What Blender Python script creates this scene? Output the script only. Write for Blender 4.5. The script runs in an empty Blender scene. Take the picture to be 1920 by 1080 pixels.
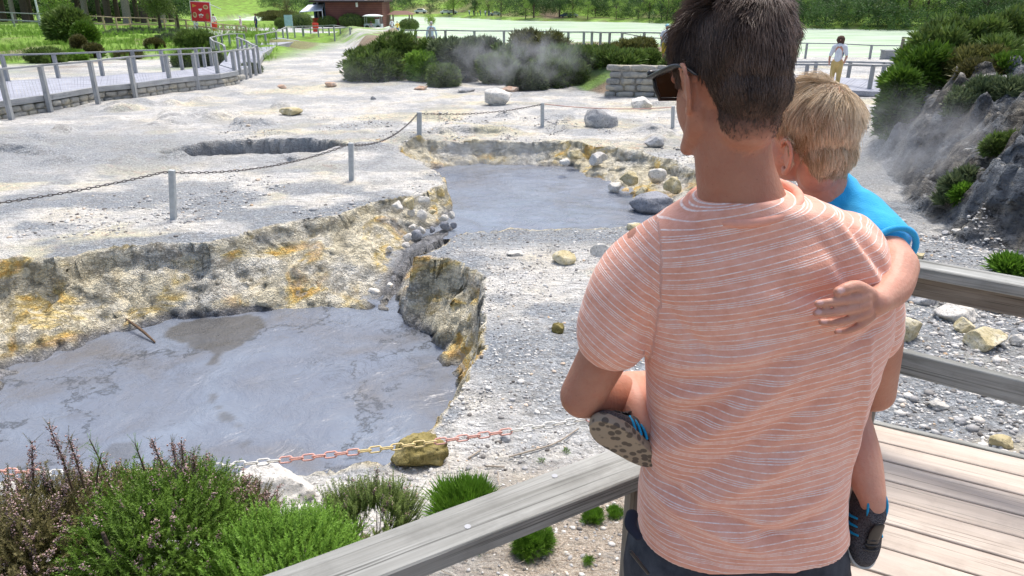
import bpy, math, random
import numpy as np
from mathutils import Vector, Matrix, noise as mnoise
rad = math.radians
random.seed(7); RNG = np.random.default_rng(7)
scene = bpy.context.scene
COL = scene.collection

# ---------------------------------------------------------------- camera, sky, sun, exposure
FPX = 1371.0; PITCH = 22.0; CZ = 3.1
cam_d = bpy.data.cameras.new('camera'); cam = bpy.data.objects.new('camera', cam_d); COL.objects.link(cam)
cam_d.sensor_width = 36; cam_d.lens = 36 * FPX / 1920; cam_d.clip_start = .05; cam_d.clip_end = 2000
cam.location = (0, 0, CZ); cam.rotation_euler = (rad(90 - PITCH), 0, 0); scene.camera = cam
SUN_EL, SUN_AZ = 67.0, 25.0          # azimuth: degrees clockwise from +Y (ahead)
w = bpy.data.worlds.new('World'); scene.world = w; w.use_nodes = True
nt = w.node_tree; bg = nt.nodes['Background']; sky = nt.nodes.new('ShaderNodeTexSky')
sky.sky_type = 'NISHITA'; sky.sun_disc = False; sky.sun_elevation = rad(SUN_EL); sky.sun_rotation = rad(SUN_AZ)
sky.air_density = 1.0; sky.dust_density = 4.0; sky.ozone_density = 1.0
nt.links.new(sky.outputs[0], bg.inputs[0]); bg.inputs[1].default_value = .15
sd = bpy.data.lights.new('sun', 'SUN'); sun = bpy.data.objects.new('sun', sd); COL.objects.link(sun)
sd.energy = 2.2; sd.angle = rad(20); sd.color = (1, .965, .91)
_sd = Vector((math.sin(rad(SUN_AZ)) * math.cos(rad(SUN_EL)), math.cos(rad(SUN_AZ)) * math.cos(rad(SUN_EL)), math.sin(rad(SUN_EL))))
sun.rotation_euler = _sd.to_track_quat('Z', 'Y').to_euler()
scene.view_settings.view_transform = 'Standard'; scene.view_settings.look = 'None'
scene.view_settings.exposure = .62; scene.view_settings.gamma = 1
scene.cycles.max_bounces = 6; scene.cycles.transparent_max_bounces = 8

# ---------------------------------------------------------------- placing helpers
_p = rad(PITCH)
def ray(px, py):
    u = (px - 960) / FPX; v = (540 - py) / FPX
    return np.array([u, math.cos(_p) + v * math.sin(_p), -math.sin(_p) + v * math.cos(_p)])
def aZ(px, py, Z):
    r = ray(px, py); return np.array([0, 0, CZ]) + r * ((Z - CZ) / r[2])
def aY(px, py, Y):
    r = ray(px, py); return np.array([0, 0, CZ]) + r * (Y / r[1])
def depth(p): return p[1] * math.cos(_p) + (CZ - p[2]) * math.sin(_p)
def px2m(n, p): return n / FPX * depth(p)

# ---------------------------------------------------------------- numpy noise
def _hash(i, j, s):
    h = (i.astype(np.int64) * 374761393 + j.astype(np.int64) * 668265263 + s * 2147483647) & 0xffffffff
    h = ((h ^ (h >> 13)) * 1274126177) & 0xffffffff
    return ((h ^ (h >> 16)) & 0xffff) / 65535.0
def vn(x, y, s=0):
    x = np.asarray(x, float); y = np.asarray(y, float)
    i = np.floor(x); j = np.floor(y); fx = x - i; fy = y - j
    fx = fx * fx * (3 - 2 * fx); fy = fy * fy * (3 - 2 * fy)
    a = _hash(i, j, s); b = _hash(i + 1, j, s); c = _hash(i, j + 1, s); d = _hash(i + 1, j + 1, s)
    return (a * (1 - fx) + b * fx) * (1 - fy) + (c * (1 - fx) + d * fx) * fy
def fbm(x, y, o=4, s=0, g=.5):
    t = 0; a = 1; n = 0
    for k in range(o):
        t = t + a * vn(x * 2 ** k + 17.3 * k, y * 2 ** k - 9.1 * k, s + k); n += a; a *= g
    return t / n
def ss(a, b, x):
    t = np.clip((x - a) / (b - a), 0, 1); return t * t * (3 - 2 * t)
def polysd(x, y, P):
    P = np.asarray(P, float); d = np.full(np.shape(x), 1e9); ins = np.zeros(np.shape(x), bool)
    n = len(P)
    for k in range(n):
        ax, ay = P[k][:2]; bx, by = P[(k + 1) % n][:2]
        ex, ey = bx - ax, by - ay; wx, wy = x - ax, y - ay
        t = np.clip((wx * ex + wy * ey) / (ex * ex + ey * ey + 1e-12), 0, 1)
        d = np.minimum(d, (wx - ex * t) ** 2 + (wy - ey * t) ** 2)
        c = ((ay > y) != (by > y)) & (x < ex * (y - ay) / ((by - ay) if by != ay else 1e-12) + ax)
        ins ^= c
    d = np.sqrt(d); return np.where(ins, -d, d)
def linesd(x, y, P):
    d = np.full(np.shape(x), 1e9)
    for (ax, ay), (bx, by) in zip(P[:-1], P[1:]):
        ex, ey = bx - ax, by - ay; wx, wy = x - ax, y - ay
        t = np.clip((wx * ex + wy * ey) / (ex * ex + ey * ey + 1e-12), 0, 1)
        d = np.minimum(d, (wx - ex * t) ** 2 + (wy - ey * t) ** 2)
    return np.sqrt(d)

# ---------------------------------------------------------------- object helpers
def link(o, parent=None):
    COL.objects.link(o)
    if parent is not None:
        o.parent = parent
        o.matrix_basis = Matrix.Translation(-Vector(root_loc(parent))) @ o.matrix_basis
    return o
def root_loc(o):
    v = Vector(o.location)
    while o.parent is not None:
        o = o.parent; v = v + Vector(o.location)
    return v
def tag(o, label=None, cat=None, group=None, kind=None):
    if label: o['label'] = label
    if cat: o['category'] = cat
    if group: o['group'] = group
    if kind: o['kind'] = kind
    return o
def empty(name, loc, label, cat, group=None):
    o = bpy.data.objects.new(name, None); o.location = tuple(loc); o.empty_display_size = .1; COL.objects.link(o)
    return tag(o, label, cat, group)
def add(name, V, Fc, mat, parent=None, smooth=False, attrs=None, mats=None, mi=None):
    me = bpy.data.meshes.new(name)
    V = np.asarray(V, float)
    if isinstance(Fc, np.ndarray):
        nf, k = Fc.shape
        me.vertices.add(len(V)); me.vertices.foreach_set('co', V.ravel())
        me.loops.add(nf * k); me.loops.foreach_set('vertex_index', Fc.astype(np.int32).ravel())
        me.polygons.add(nf); me.polygons.foreach_set('loop_start', np.arange(0, nf * k, k, dtype=np.int32))
        me.polygons.foreach_set('loop_total', np.full(nf, k, dtype=np.int32))
        me.update(calc_edges=True)
    else:
        me.from_pydata([tuple(v) for v in V], [], [tuple(f) for f in Fc]); me.update()
    if smooth: me.polygons.foreach_set('use_smooth', np.ones(len(me.polygons), bool))
    for k, a in (attrs or {}).items():
        a = np.asarray(a, float)
        if a.ndim == 1:
            at = me.attributes.new(k, 'FLOAT', 'POINT'); at.data.foreach_set('value', a)
        else:
            at = me.attributes.new(k, 'FLOAT_COLOR', 'POINT')
            at.data.foreach_set('color', np.hstack([a, np.ones((len(a), 1))]).ravel())
    for m in (mats or [mat]): me.materials.append(m)
    if mi is not None: me.polygons.foreach_set('material_index', np.asarray(mi, np.int32))
    o = bpy.data.objects.new(name, me)
    return link(o, parent)
class MB:
    def __init__(s): s.v = []; s.f = []; s.n = 0
    def raw(s, V, F):
        V = np.asarray(V, float); s.v.append(V); s.f += [tuple(i + s.n for i in f) for f in F]; s.n += len(V); return s
    def box(s, c, d, R=None):
        x, y, z = [q / 2 for q in d]
        V = np.array([(a, b, e) for a in (-x, x) for b in (-y, y) for e in (-z, z)])
        if R is not None: V = V @ np.array(R).T
        return s.raw(V + np.array(c), [(0, 1, 3, 2), (4, 6, 7, 5), (0, 4, 5, 1), (2, 3, 7, 6), (0, 2, 6, 4), (1, 5, 7, 3)])
    def tube(s, P, r, n=8, flat=1.0, up=(0, 0, 1), cap=True):
        P = [np.array(p, float) for p in P]; m = len(P)
        r = [r] * m if np.isscalar(r) else list(r); rings = []
        for k in range(m):
            t = P[min(k + 1, m - 1)] - P[max(k - 1, 0)]; t = t / (np.linalg.norm(t) + 1e-9)
            if k == 0:
                u = np.array(up, float)
                if abs(np.dot(u, t)) > .95: u = np.array([1., 0, 0]) if abs(t[0]) < .9 else np.array([0, 1., 0])
                a = np.cross(t, u)
            else: a = a - np.dot(a, t) * t
            a = a / np.linalg.norm(a); b = np.cross(a, t)
            th = np.arange(n) * 2 * math.pi / n
            rings.append(P[k] + r[k] * (np.outer(np.cos(th), a) + flat * np.outer(np.sin(th), b)))
        F = [(k * n + i, k * n + (i + 1) % n, (k + 1) * n + (i + 1) % n, (k + 1) * n + i) for k in range(m - 1) for i in range(n)]
        if cap: F += [tuple(range(n))[::-1], tuple((m - 1) * n + i for i in range(n))]
        return s.raw(np.vstack(rings), F)
    def limb(s, P, r, n=16, flat=1.0, up=(0, 0, 1), sub=6):
        """round-ended tapered tube through the joints (Catmull-Rom)"""
        P = np.array([np.array(p, float) for p in P]); r = np.array(r, float)
        Q = np.vstack([2 * P[0] - P[1], P, 2 * P[-1] - P[-2]]); rr = np.concatenate([[r[0]], r, [r[-1]]])
        out = []; ro = []
        for k in range(1, len(Q) - 2):
            for j in range(sub):
                t = j / sub
                f = lambda A: .5 * (2 * A[k] + (A[k + 1] - A[k - 1]) * t + (2 * A[k - 1] - 5 * A[k] + 4 * A[k + 1] - A[k + 2]) * t * t + (-A[k - 1] + 3 * A[k] - 3 * A[k + 1] + A[k + 2]) * t ** 3)
                out.append(f(Q)); ro.append(f(rr))
        out.append(P[-1]); ro.append(r[-1])
        d0 = out[0] - out[1]; d0 /= np.linalg.norm(d0); d1 = out[-1] - out[-2]; d1 /= np.linalg.norm(d1)
        pre = [(out[0] + d0 * ro[0] * math.sin(a), ro[0] * math.cos(a)) for a in (1.45, 1.1, .75, .4)]
        post = [(out[-1] + d1 * ro[-1] * math.sin(a), ro[-1] * math.cos(a)) for a in (.4, .75, 1.1, 1.45)]
        pts = [p for p, _ in pre] + out + [p for p, _ in post]; rs = [q for _, q in pre] + ro + [q for _, q in post]
        return s.tube(pts, rs, n, flat, up)
    def ell(s, c, r, R=None, n=20, m=12):
        th = np.linspace(0, math.pi, m + 1)[1:-1]; ph = np.arange(n) * 2 * math.pi / n
        V = [(0, 0, 1)] + [(math.sin(t) * math.cos(p), math.sin(t) * math.sin(p), math.cos(t)) for t in th for p in ph] + [(0, 0, -1)]
        V = np.array(V) * np.array(r)
        if R is not None: V = V @ np.array(R).T
        F = [(0, 1 + i, 1 + (i + 1) % n) for i in range(n)]
        for k in range(m - 2):
            F += [(1 + k * n + i, 1 + (k + 1) * n + i, 1 + (k + 1) * n + (i + 1) % n, 1 + k * n + (i + 1) % n) for i in range(n)]
        L = 1 + (m - 1) * n; F += [(L, 1 + (m - 2) * n + (i + 1) % n, 1 + (m - 2) * n + i) for i in range(n)]
        return s.raw(V + np.array(c), F)
    def rings(s, R):
        n = len(R[0]); m = len(R)
        F = [(k * n + i, k * n + (i + 1) % n, (k + 1) * n + (i + 1) % n, (k + 1) * n + i) for k in range(m - 1) for i in range(n)]
        F += [tuple(range(n))[::-1], tuple((m - 1) * n + i for i in range(n))]
        return s.raw(np.vstack(R), F)
    def xf(s, M, t=(0, 0, 0)):
        V = np.vstack(s.v) @ np.array(M).T + np.array(t); s.v = [V]; return s
    def V(s): return np.vstack(s.v)
    def build(s, name, mat, parent=None, smooth=False, attrs=None): return add(name, s.V(), s.f, mat, parent, smooth, attrs)
def remeshed(mb, voxel, smooth_it=6, fac=.5, adapt=0):
    """union of the closed shapes as ONE continuous skin"""
    me = bpy.data.meshes.new('tmp'); me.from_pydata([tuple(v) for v in mb.V()], [], mb.f); me.update()
    o = bpy.data.objects.new('tmp', me); COL.objects.link(o)
    m = o.modifiers.new('r', 'REMESH'); m.mode = 'VOXEL'; m.voxel_size = voxel; m.use_smooth_shade = True
    if smooth_it:
        q = o.modifiers.new('s', 'SMOOTH'); q.factor = fac; q.iterations = smooth_it
    dg = bpy.context.evaluated_depsgraph_get(); ev = o.evaluated_get(dg); m2 = ev.to_mesh()
    V = np.empty(len(m2.vertices) * 3); m2.vertices.foreach_get('co', V); V = V.reshape(-1, 3)
    N = np.empty(len(m2.vertices) * 3); m2.vertices.foreach_get('normal', N); N = N.reshape(-1, 3)
    F = np.empty(len(m2.loops), np.int32); m2.loops.foreach_get('vertex_index', F); F = F.reshape(-1, 4)
    ev.to_mesh_clear(); bpy.data.objects.remove(o); bpy.data.meshes.remove(me)
    return V, N, F
def beam(name, p0, p1, w, h, mat, parent=None, wob=0.0, up=(0, 0, 1)):
    """timber with its grain along its own x axis; w across, h upward"""
    p0 = Vector(p0); p1 = Vector(p1); L = (p1 - p0).length; x = (p1 - p0).normalized(); u = Vector(up)
    if abs(x.dot(u)) > .95: u = Vector((0, 1, 0))
    y = u.cross(x).normalized(); z = x.cross(y)
    b = min(w, h) * .08; nx = max(2, int(L / .35)) if wob else 2
    prof = [(-w/2+b, -h/2), (w/2-b, -h/2), (w/2, -h/2+b), (w/2, h/2-b), (w/2-b, h/2), (-w/2+b, h/2), (-w/2, h/2-b), (-w/2, -h/2+b)]
    V = []
    for k in range(nx):
        t = k / (nx - 1); dy, dz = random.uniform(-wob, wob), random.uniform(-wob, wob)
        V += [(t * L, a + dy, c + dz) for a, c in prof]
    F = [(k*8+i, (k+1)*8+i, (k+1)*8+(i+1) % 8, k*8+(i+1) % 8) for k in range(nx-1) for i in range(8)] + [tuple(range(8)), tuple((nx-1)*8+i for i in range(8))[::-1]]
    me = bpy.data.meshes.new(name); me.from_pydata(V, [], F); me.update(); me.materials.append(mat)
    o = bpy.data.objects.new(name, me)
    o.matrix_basis = Matrix(((x.x, y.x, z.x, p0.x), (x.y, y.y, z.y, p0.y), (x.z, y.z, z.z, p0.z), (0, 0, 0, 1)))
    return link(o, parent)
def scatter(T, TF, pos, Rm, sc, extra=None):
    """numpy copies of a small template baked into one vertex array; Rm (n,3,3), sc (n,) or (n,3)"""
    n = len(pos); k = len(T); sc = np.asarray(sc, float)
    if sc.ndim == 1: sc = sc[:, None].repeat(3, 1)
    V = np.einsum('nij,nkj->nki', Rm, T[None] * sc[:, None, :]) + pos[:, None, :]
    F = (TF[None] + (np.arange(n) * k)[:, None, None]).reshape(-1, TF.shape[1])
    return V.reshape(-1, 3), F
def frames(D, rng=RNG):
    """rotation matrices taking z to each direction D with random spin"""
    D = D / (np.linalg.norm(D, axis=1, keepdims=True) + 1e-9)
    a = rng.normal(size=D.shape); a -= (a * D).sum(1, keepdims=True) * D; a /= np.linalg.norm(a, axis=1, keepdims=True)
    return np.stack([a, np.cross(D, a), D], 2)

# ---------------------------------------------------------------- materials
class NM:
    def __init__(s, name, rough=.8, spec=.3):
        s.m = bpy.data.materials.new(name); s.m.use_nodes = True; s.t = s.m.node_tree; s.N = s.t.nodes
        s.b = s.N['Principled BSDF']; s.b.inputs['Roughness'].default_value = rough; s.b.inputs['Specular IOR Level'].default_value = spec
        s._c = {}
    def l(s, a, b): s.t.links.new(a, b)
    def co(s, kind='Object', scale=(1, 1, 1), rnd=False):
        c = s.N.new('ShaderNodeTexCoord').outputs[kind]
        if rnd:
            oi = s.N.new('ShaderNodeObjectInfo').outputs['Random']; mm = s.N.new('ShaderNodeMath'); mm.operation = 'MULTIPLY'; mm.inputs[1].default_value = 37
            s.l(oi, mm.inputs[0]); va = s.N.new('ShaderNodeVectorMath'); s.l(c, va.inputs[0]); s.l(mm.outputs[0], va.inputs[1]); c = va.outputs[0]
        if scale == (1, 1, 1): return c
        mp = s.N.new('ShaderNodeMapping'); mp.inputs['Scale'].default_value = scale; s.l(c, mp.inputs[0]); return mp.outputs[0]
    def noise(s, scale, det=4, rough=.6, vec=None, dist=0, out=0):
        n = s.N.new('ShaderNodeTexNoise'); n.inputs['Scale'].default_value = scale; n.inputs['Detail'].default_value = det
        n.inputs['Roughness'].default_value = rough; n.inputs['Distortion'].default_value = dist
        s.l(vec if vec is not None else s.co(), n.inputs['Vector']); return n.outputs[out]
    def vor(s, scale, vec=None, feat='F1', out=0, rnd=1):
        n = s.N.new('ShaderNodeTexVoronoi'); n.feature = feat; n.inputs['Scale'].default_value = scale; n.inputs['Randomness'].default_value = rnd
        s.l(vec if vec is not None else s.co(), n.inputs['Vector']); return n.outputs[out]
    def ramp(s, f, stops, mode='LINEAR'):
        r = s.N.new('ShaderNodeValToRGB'); r.color_ramp.interpolation = mode; e = r.color_ramp.elements
        while len(e) < len(stops): e.new(.5)
        for q, (p, c) in zip(e, stops):
            q.position = p; q.color = (c, c, c, 1) if np.isscalar(c) else (*c, 1)
        s.l(f, r.inputs[0]); return r.outputs[0]
    def mix(s, f, a, b, mode='MIX'):
        n = s.N.new('ShaderNodeMix'); n.data_type = 'RGBA'; n.blend_type = mode; n.clamp_factor = True
        for k, v in ((0, f), (6, a), (7, b)):
            if isinstance(v, bpy.types.NodeSocket): s.l(v, n.inputs[k])
            elif k == 0: n.inputs[0].default_value = v
            else: n.inputs[k].default_value = (v, v, v, 1) if np.isscalar(v) else (*v, 1)
        return n.outputs[2]
    def math(s, op, a, b=0, c=None):
        n = s.N.new('ShaderNodeMath'); n.operation = op
        for k, v in enumerate((a, b, c)):
            if v is None: continue
            if isinstance(v, bpy.types.NodeSocket): s.l(v, n.inputs[k])
            else: n.inputs[k].default_value = v
        return n.outputs[0]
    def attr(s, name, out='Fac'):
        n = s.N.new('ShaderNodeAttribute'); n.attribute_name = name; return n.outputs[out]
    def sep(s, c):
        n = s.N.new('ShaderNodeSeparateColor'); s.l(c, n.inputs[0]); return n.outputs
    def bump(s, h, dist=.01, st=1.0, prev=None):
        n = s.N.new('ShaderNodeBump'); n.inputs['Strength'].default_value = st; n.inputs['Distance'].default_value = dist
        s.l(h, n.inputs['Height'])
        if prev is not None: s.l(prev, n.inputs['Normal'])
        s.l(n.outputs[0], s.b.inputs['Normal']); return n.outputs[0]
    def col(s, c):
        if isinstance(c, bpy.types.NodeSocket): s.l(c, s.b.inputs['Base Color'])
        else: s.b.inputs['Base Color'].default_value = (*c, 1)
        return s
def plain(name, c, rough=.7, var=.15, scale=8, spec=.3, bump=.0, metal=0):
    q = NM(name, rough, spec); n = q.noise(scale, 4, .6, q.co(rnd=True))
    lo = tuple(max(0, x * (1 - var)) for x in c); hi = tuple(min(1, x * (1 + var)) for x in c)
    q.col(q.ramp(n, [(.3, lo), (.7, hi)])); q.b.inputs['Metallic'].default_value = metal
    if bump: q.bump(n, bump)
    return q.m
def wood(name, c0, c1, gscale=30, knots=True, bump=.002, stain=None):
    q = NM(name, .75, .25); v = q.co(rnd=True)
    mp = q.N.new('ShaderNodeMapping'); mp.inputs['Scale'].default_value = (1.5, gscale, gscale); q.l(v, mp.inputs[0])
    g = q.noise(1.0, 5, .65, mp.outputs[0], .6); b = q.noise(2.2, 3, .6, v)
    c = q.ramp(g, [(.3, c0), (.52, tuple((a + b_) / 2 for a, b_ in zip(c0, c1))), (.7, c1)])
    c = q.mix(q.ramp(b, [(.35, .0), (.7, .45)]), c, stain or tuple(x * .65 for x in c0))
    if knots:
        k = q.vor(1.9, q.co('Object', (1, 2.4, 2.4)), 'F1'); c = q.mix(q.ramp(k, [(.02, .8), (.075, 0)]), c, tuple(x * .3 for x in c0))
    cr_ = q.N.new('ShaderNodeMapping'); cr_.inputs['Scale'].default_value = (.9, gscale * 2.6, gscale * 2.6); q.l(v, cr_.inputs[0]); g2 = q.noise(1, 4, .7, cr_.outputs[0], .3); c = q.mix(q.ramp(g2, [(.36, .75), (.43, 0)]), c, tuple(x * .35 for x in c0)); c = q.mix(q.ramp(q.noise(7, 5, .7, v), [(.5, 0), (.72, .35)]), c, tuple(x * .55 for x in c0))
    q.col(c); q.bump(q.math('ADD', g, g2), bump); return q.m
def leafmat(name, dark, light, tip=None, rough=.55, trans=.25):
    q = NM(name, rough, .3); r = q.attr('rnd')
    big = q.noise(2.5, 3, .6, q.co())
    f = q.math('ADD', q.math('MULTIPLY', r, .65), q.math('MULTIPLY', big, .5))
    c = q.ramp(f, [(.2, dark), (.55, tuple((a + b) / 2 for a, b in zip(dark, light))), (.9, light)])
    if tip: c = q.mix(q.math('MULTIPLY', q.attr('tip'), .8), c, tip)
    q.col(c)
    tr = q.N.new('ShaderNodeBsdfTranslucent'); ms = q.N.new('ShaderNodeMixShader'); ms.inputs[0].default_value = trans
    q.l(c, tr.inputs[0]); q.l(q.b.outputs[0], ms.inputs[1]); q.l(tr.outputs[0], ms.inputs[2]); q.l(ms.outputs[0], q.N['Material Output'].inputs[0])
    return q.m
M = {}
M['wood_old'] = wood('weathered_grey_timber', (.20, .20, .18), (.47, .475, .45))
M['wood_dark'] = wood('brown_grey_timber', (.17, .14, .11), (.36, .32, .27))
M['wood_far'] = wood('pale_grey_timber', (.30, .31, .31), (.5, .5, .5), knots=False)
M['wood_tan'] = wood('tan_timber', (.45, .33, .22), (.66, .5, .36), knots=False)
M['wood_deck'] = wood('bleached_deck_board', (.49, .405, .33), (.66, .57, .48), 22, stain=(.42, .36, .31))
M['plank_blue'] = wood('silvered_walkway_board', (.32, .33, .38), (.48, .50, .56), 14, knots=False)
M['bark'] = plain('bark', (.10, .075, .055), .9, .4, 12, bump=.02)
M['bark_pale'] = plain('pale_bark', (.26, .22, .18), .9, .3, 9, bump=.02)
M['twig'] = plain('twig', (.12, .08, .05), .9, .3)
M['heath'] = leafmat('heath_needles', (.03, .07, .008), (.12, .23, .025), (.15, .26, .03))
M['heath_brown'] = leafmat('heath_brown_needles', (.035, .045, .012), (.13, .13, .035), (.2, .17, .07))
M['lime'] = leafmat('lime_needles', (.035, .10, .01), (.17, .34, .03), (.22, .40, .05))
M['mid'] = leafmat('mid_shrub_leaves', (.035, .07, .012), (.16, .26, .05), (.22, .28, .08))
M['grey_green'] = leafmat('grey_green_leaves', (.06, .09, .04), (.20, .25, .12))
M['forest'] = leafmat('forest_leaves', (.012, .04, .012), (.10, .19, .045))
M['grass'] = leafmat('grass_blades', (.10, .2, .02), (.3, .48, .08))
M['lightleaf'] = leafmat('light_tree_leaves', (.12, .22, .03), (.35, .5, .10))
M['olive'] = leafmat('olive_leaves', (.06, .075, .02), (.2, .2, .06))
M['flower'] = leafmat('pale_pink_flowers', (.42, .25, .24), (.72, .55, .52))
M['white'] = plain('white_paint', (.78, .78, .78), .5, .05)
M['black'] = plain('black_plastic', (.012, .012, .013), .35, .2, spec=.5)
M['steel'] = plain('dull_steel', (.32, .33, .35), .5, .2, 20, metal=.6)

# ---------------------------------------------------------------- terrain
def pz(L, Z): return [tuple(aZ(x, y, Z)[:2]) for x, y in L]
RIM = pz([(-260, 560), (-80, 487), (0, 481), (60, 478), (115, 481), (190, 462), (290, 455), (400, 450), (470, 428), (560, 408), (640, 396), (700, 374), (780, 364), (838, 344),
          (822, 322), (790, 303), (745, 284), (758, 272), (800, 263), (900, 261), (1000, 262), (1085, 263), (1120, 275), (1150, 272), (1200, 282), (1262, 300), (1330, 330),
          (1330, 400), (1240, 416), (1100, 428), (960, 430), (850, 436), (832, 458), (800, 474), (760, 484), (800, 480), (860, 490), (905, 520), (902, 560), (897, 610), (905, 650), (880, 700),
          (850, 740), (822, 780), (800, 830), (770, 868), (700, 882), (640, 890), (560, 905), (450, 915), (330, 925), (200, 930), (0, 935), (-260, 935)], 0)
MUD1 = pz([(-260, 900), (-200, 790), (-60, 765), (0, 755), (60, 705), (110, 683), (200, 640), (300, 612), (380, 600), (470, 590), (560, 590), (650, 585), (720, 588), (752, 602), (766, 640), (800, 675), (850, 715),
           (850, 745), (825, 785), (790, 850), (740, 885), (640, 905), (560, 912), (300, 925), (0, 935), (-260, 940)], -.85)
CHAN = pz([(800, 455), (835, 440), (850, 436), (828, 462), (776, 482), (748, 503), (722, 540), (710, 572), (698, 590), (686, 590), (714, 538), (736, 508), (762, 480)], -.6)
MUD2 = pz([(820, 318), (900, 311), (1060, 315), (1085, 335), (1120, 352), (1180, 382), (1250, 402), (1330, 420), (1240, 416), (1100, 428), (960, 431), (850, 436), (835, 440), (800, 455), (850, 400), (842, 350)], -.5)
PIT3 = pz([(292, 285), (330, 274), (400, 264), (560, 259), (640, 265), (658, 273), (600, 284), (480, 287), (400, 290), (330, 291)], 0)
MID = pz([(690, 130), (760, 128), (900, 128), (1000, 120), (1050, 158), (1145, 181), (1240, 181), (1330, 185), (1480, 120)], 0)
MID = MID + [(12, 36), (12, 60), (-14, 60)]
BANK_FOOT = [tuple(aZ(x, y, .2)[:2]) for x, y in [(1600, 225), (1640, 290), (1690, 350), (1725, 395), (1760, 430), (1830, 455), (1920, 482), (2100, 560), (2300, 700)]]
SHORE_NEAR = [(-400, 150), (-48, 145), (-42, 104), (-30, 100), (-20, 92), (-12, 74), (-7, 54), (0, 46), (12, 49), (20, 50), (40, 50), (400, 60)]
def shore_near(x): return np.interp(x, [p[0] for p in SHORE_NEAR], [p[1] for p in SHORE_NEAR])
SF = [aZ(px, py, -1.0)[:2] for px, py in [(300, 28), (480, 30), (700, 31), (840, 33), (960, 39), (1200, 43), (1330, 48), (1500, 54), (1700, 57), (1920, 60), (2400, 66)]]
def shore_far(x): return np.interp(x, [p[0] for p in SF], [p[1] for p in SF])
def bank_side(x, y):
    """signed distance right of the bank foot line (positive: uphill)"""
    P = BANK_FOOT; d = linesd(x, y, P)
    xf = np.interp(y, [p[1] for p in P][::-1], [p[0] for p in P][::-1])
    return np.where(x > xf, d, -d)
def mudlevel(y): return -.85 + .35 * ss(9.0, 10.7, y)
def terrain(x, y, fine=True):
    z = .10 * (fbm(x * .35, y * .35, 4, 3) - .5) + .05 * (fbm(x * 1.6, y * 1.6, 4, 8) - .5)
    near = ss(5.2, 3.6, y) * ss(-9, -6, x)
    z = z + .22 * near * ss(4.8, 2.5, y)
    # rolling lumps on the pale flat
    z = z + .16 * ss(.62, .8, fbm(x * .9 + 4, y * .9, 3, 21)) * ss(12, 15, y) * ss(30, 22, y)
    # ground right of the near plateau climbs gently
    z = z + .2 * ss(1.5, 4, x) * ss(14, 6, y)
    # middle bank behind the stone wall
    dm = polysd(x, y, MID); z = z + .75 * ss(.05, -1.6, dm) * (1 - .35 * ss(0, -5, dm))
    # right rear flat and bank
    z = z + .6 * ss(5.5, 7.5, x) * ss(11.5, 15, y) - 1.3 * ss(26, 52, y) * ss(5, 9, x)
    bs = bank_side(x, y)
    crag = fbm(x * 2.2, y * 2.2, 4, 31)
    b2 = bs + 1.1 * (fbm(x * .8, y * .8, 4, 35) - .5)
    hgt = (1.3 + .6 * fbm(x * .5, y * .5, 3, 4)) * ss(17, 12.5, y)
    z = z + hgt * (.6 * ss(0, .7, b2) + .4 * ss(.7, 1.5, b2 + .5 * (crag - .5))) + .55 * ss(1.5, 5.0, bs) * ss(24, 14, y)
    z = z + (.8 * (crag - .5) + .35 * (np.abs(fbm(x * 1.6, y * 1.6, 3, 39) - .5) * 2 - .3)) * ss(0, .4, b2) * ss(3.0, 1.4, b2) * ss(17, 13, y)
    z = z + .22 * (fbm(x * 1.2, y * 1.2, 4, 37) - .5) * ss(-4, -.5, bs) * ss(17, 13, y)
    # left rising ground behind the boardwalk
    lf = ss(-10, -15, x); z = z - lf * .15 * ss(33, 48, y)
    z = z + lf * .55 * ss(.45, .7, fbm(x * .16, y * .2, 3, 44)) * ss(38, 44, y) * ss(66, 56, y)
    # lake bed and far land
    sn = shore_near(x); sf = shore_far(x)
    inl = ss(-3, 2, y - sn) * ss(2, -1, y - sf)
    z = z * (1 - inl) + (-2.2) * inl
    far = ss(-1, 2, y - sf)
    df = np.maximum(y - sf, 0)
    hill = 30 * ss(12, 120, df) + .35 * np.maximum(df - 14, 0) * ss(-60, 0, x) * .6 + .02 * df
    z = z * (1 - far) + (-1.15 + .5 * ss(0, 3, df) + hill + 2.5 * (fbm(x * .05, y * .05, 3, 60) - .5) * ss(8, 30, df)) * far
    # pits
    dr = -polysd(x, y, RIM); dr = dr + .16 * (fbm(x * 2.6, y * 2.6, 4, 71) - .5) * ss(-.3, .05, dr) * (1 - ss(.8, 1.6, dr))
    dmud = np.minimum(np.minimum(np.maximum(polysd(x, y, MUD1), 0), np.maximum(polysd(x, y, MUD2), 0)), np.maximum(polysd(x, y, CHAN), 0) + .0)
    t = np.clip(dr / (np.maximum(dr, 1e-4) + dmud + 1e-4), 0, 1) * (dr > 0)
    lump = fbm(x * 1.9, y * 1.9, 4, 91)
    prof = ss(.0, .12, t) * .30 + t * .70
    prof = np.clip(prof + (.55 * (lump - .5) + .3 * (fbm(x * 5, y * 5, 3, 95) - .5)) * ss(0, .2, t) * ss(1, .7, t), 0, 1)
    ml = mudlevel(y); fl = ml - .12
    inch = (polysd(x, y, CHAN) < .02) & (y > 8.95)
    fl = np.where(inch, ml + .015, fl)
    z = np.where(dr > 0, z * (1 - prof) + fl * prof, z)
    z = np.where((dr > 0) & inch, fl, z)
    z = z - .05 * ss(-.45, 0, dr) * (dr <= 0) * (fbm(x * 4, y * 4, 2, 17))
    d3 = -polysd(x, y, PIT3); z = z - .75 * ss(.0, .16, d3 + .07 * (fbm(x * 3, y * 3, 3, 5) - .5))
    return z
fx = np.arange(-7.2, 7.6, .036)
def grow(a, end, st, g):
    o = []; s_ = st
    while a < end: s_ *= g; a += s_; o.append(a)
    return o
gx = np.array([-q for q in grow(7.2, 420, .036, 1.035)][::-1] + list(fx) + grow(fx[-1], 420, .036, 1.035))
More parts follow.
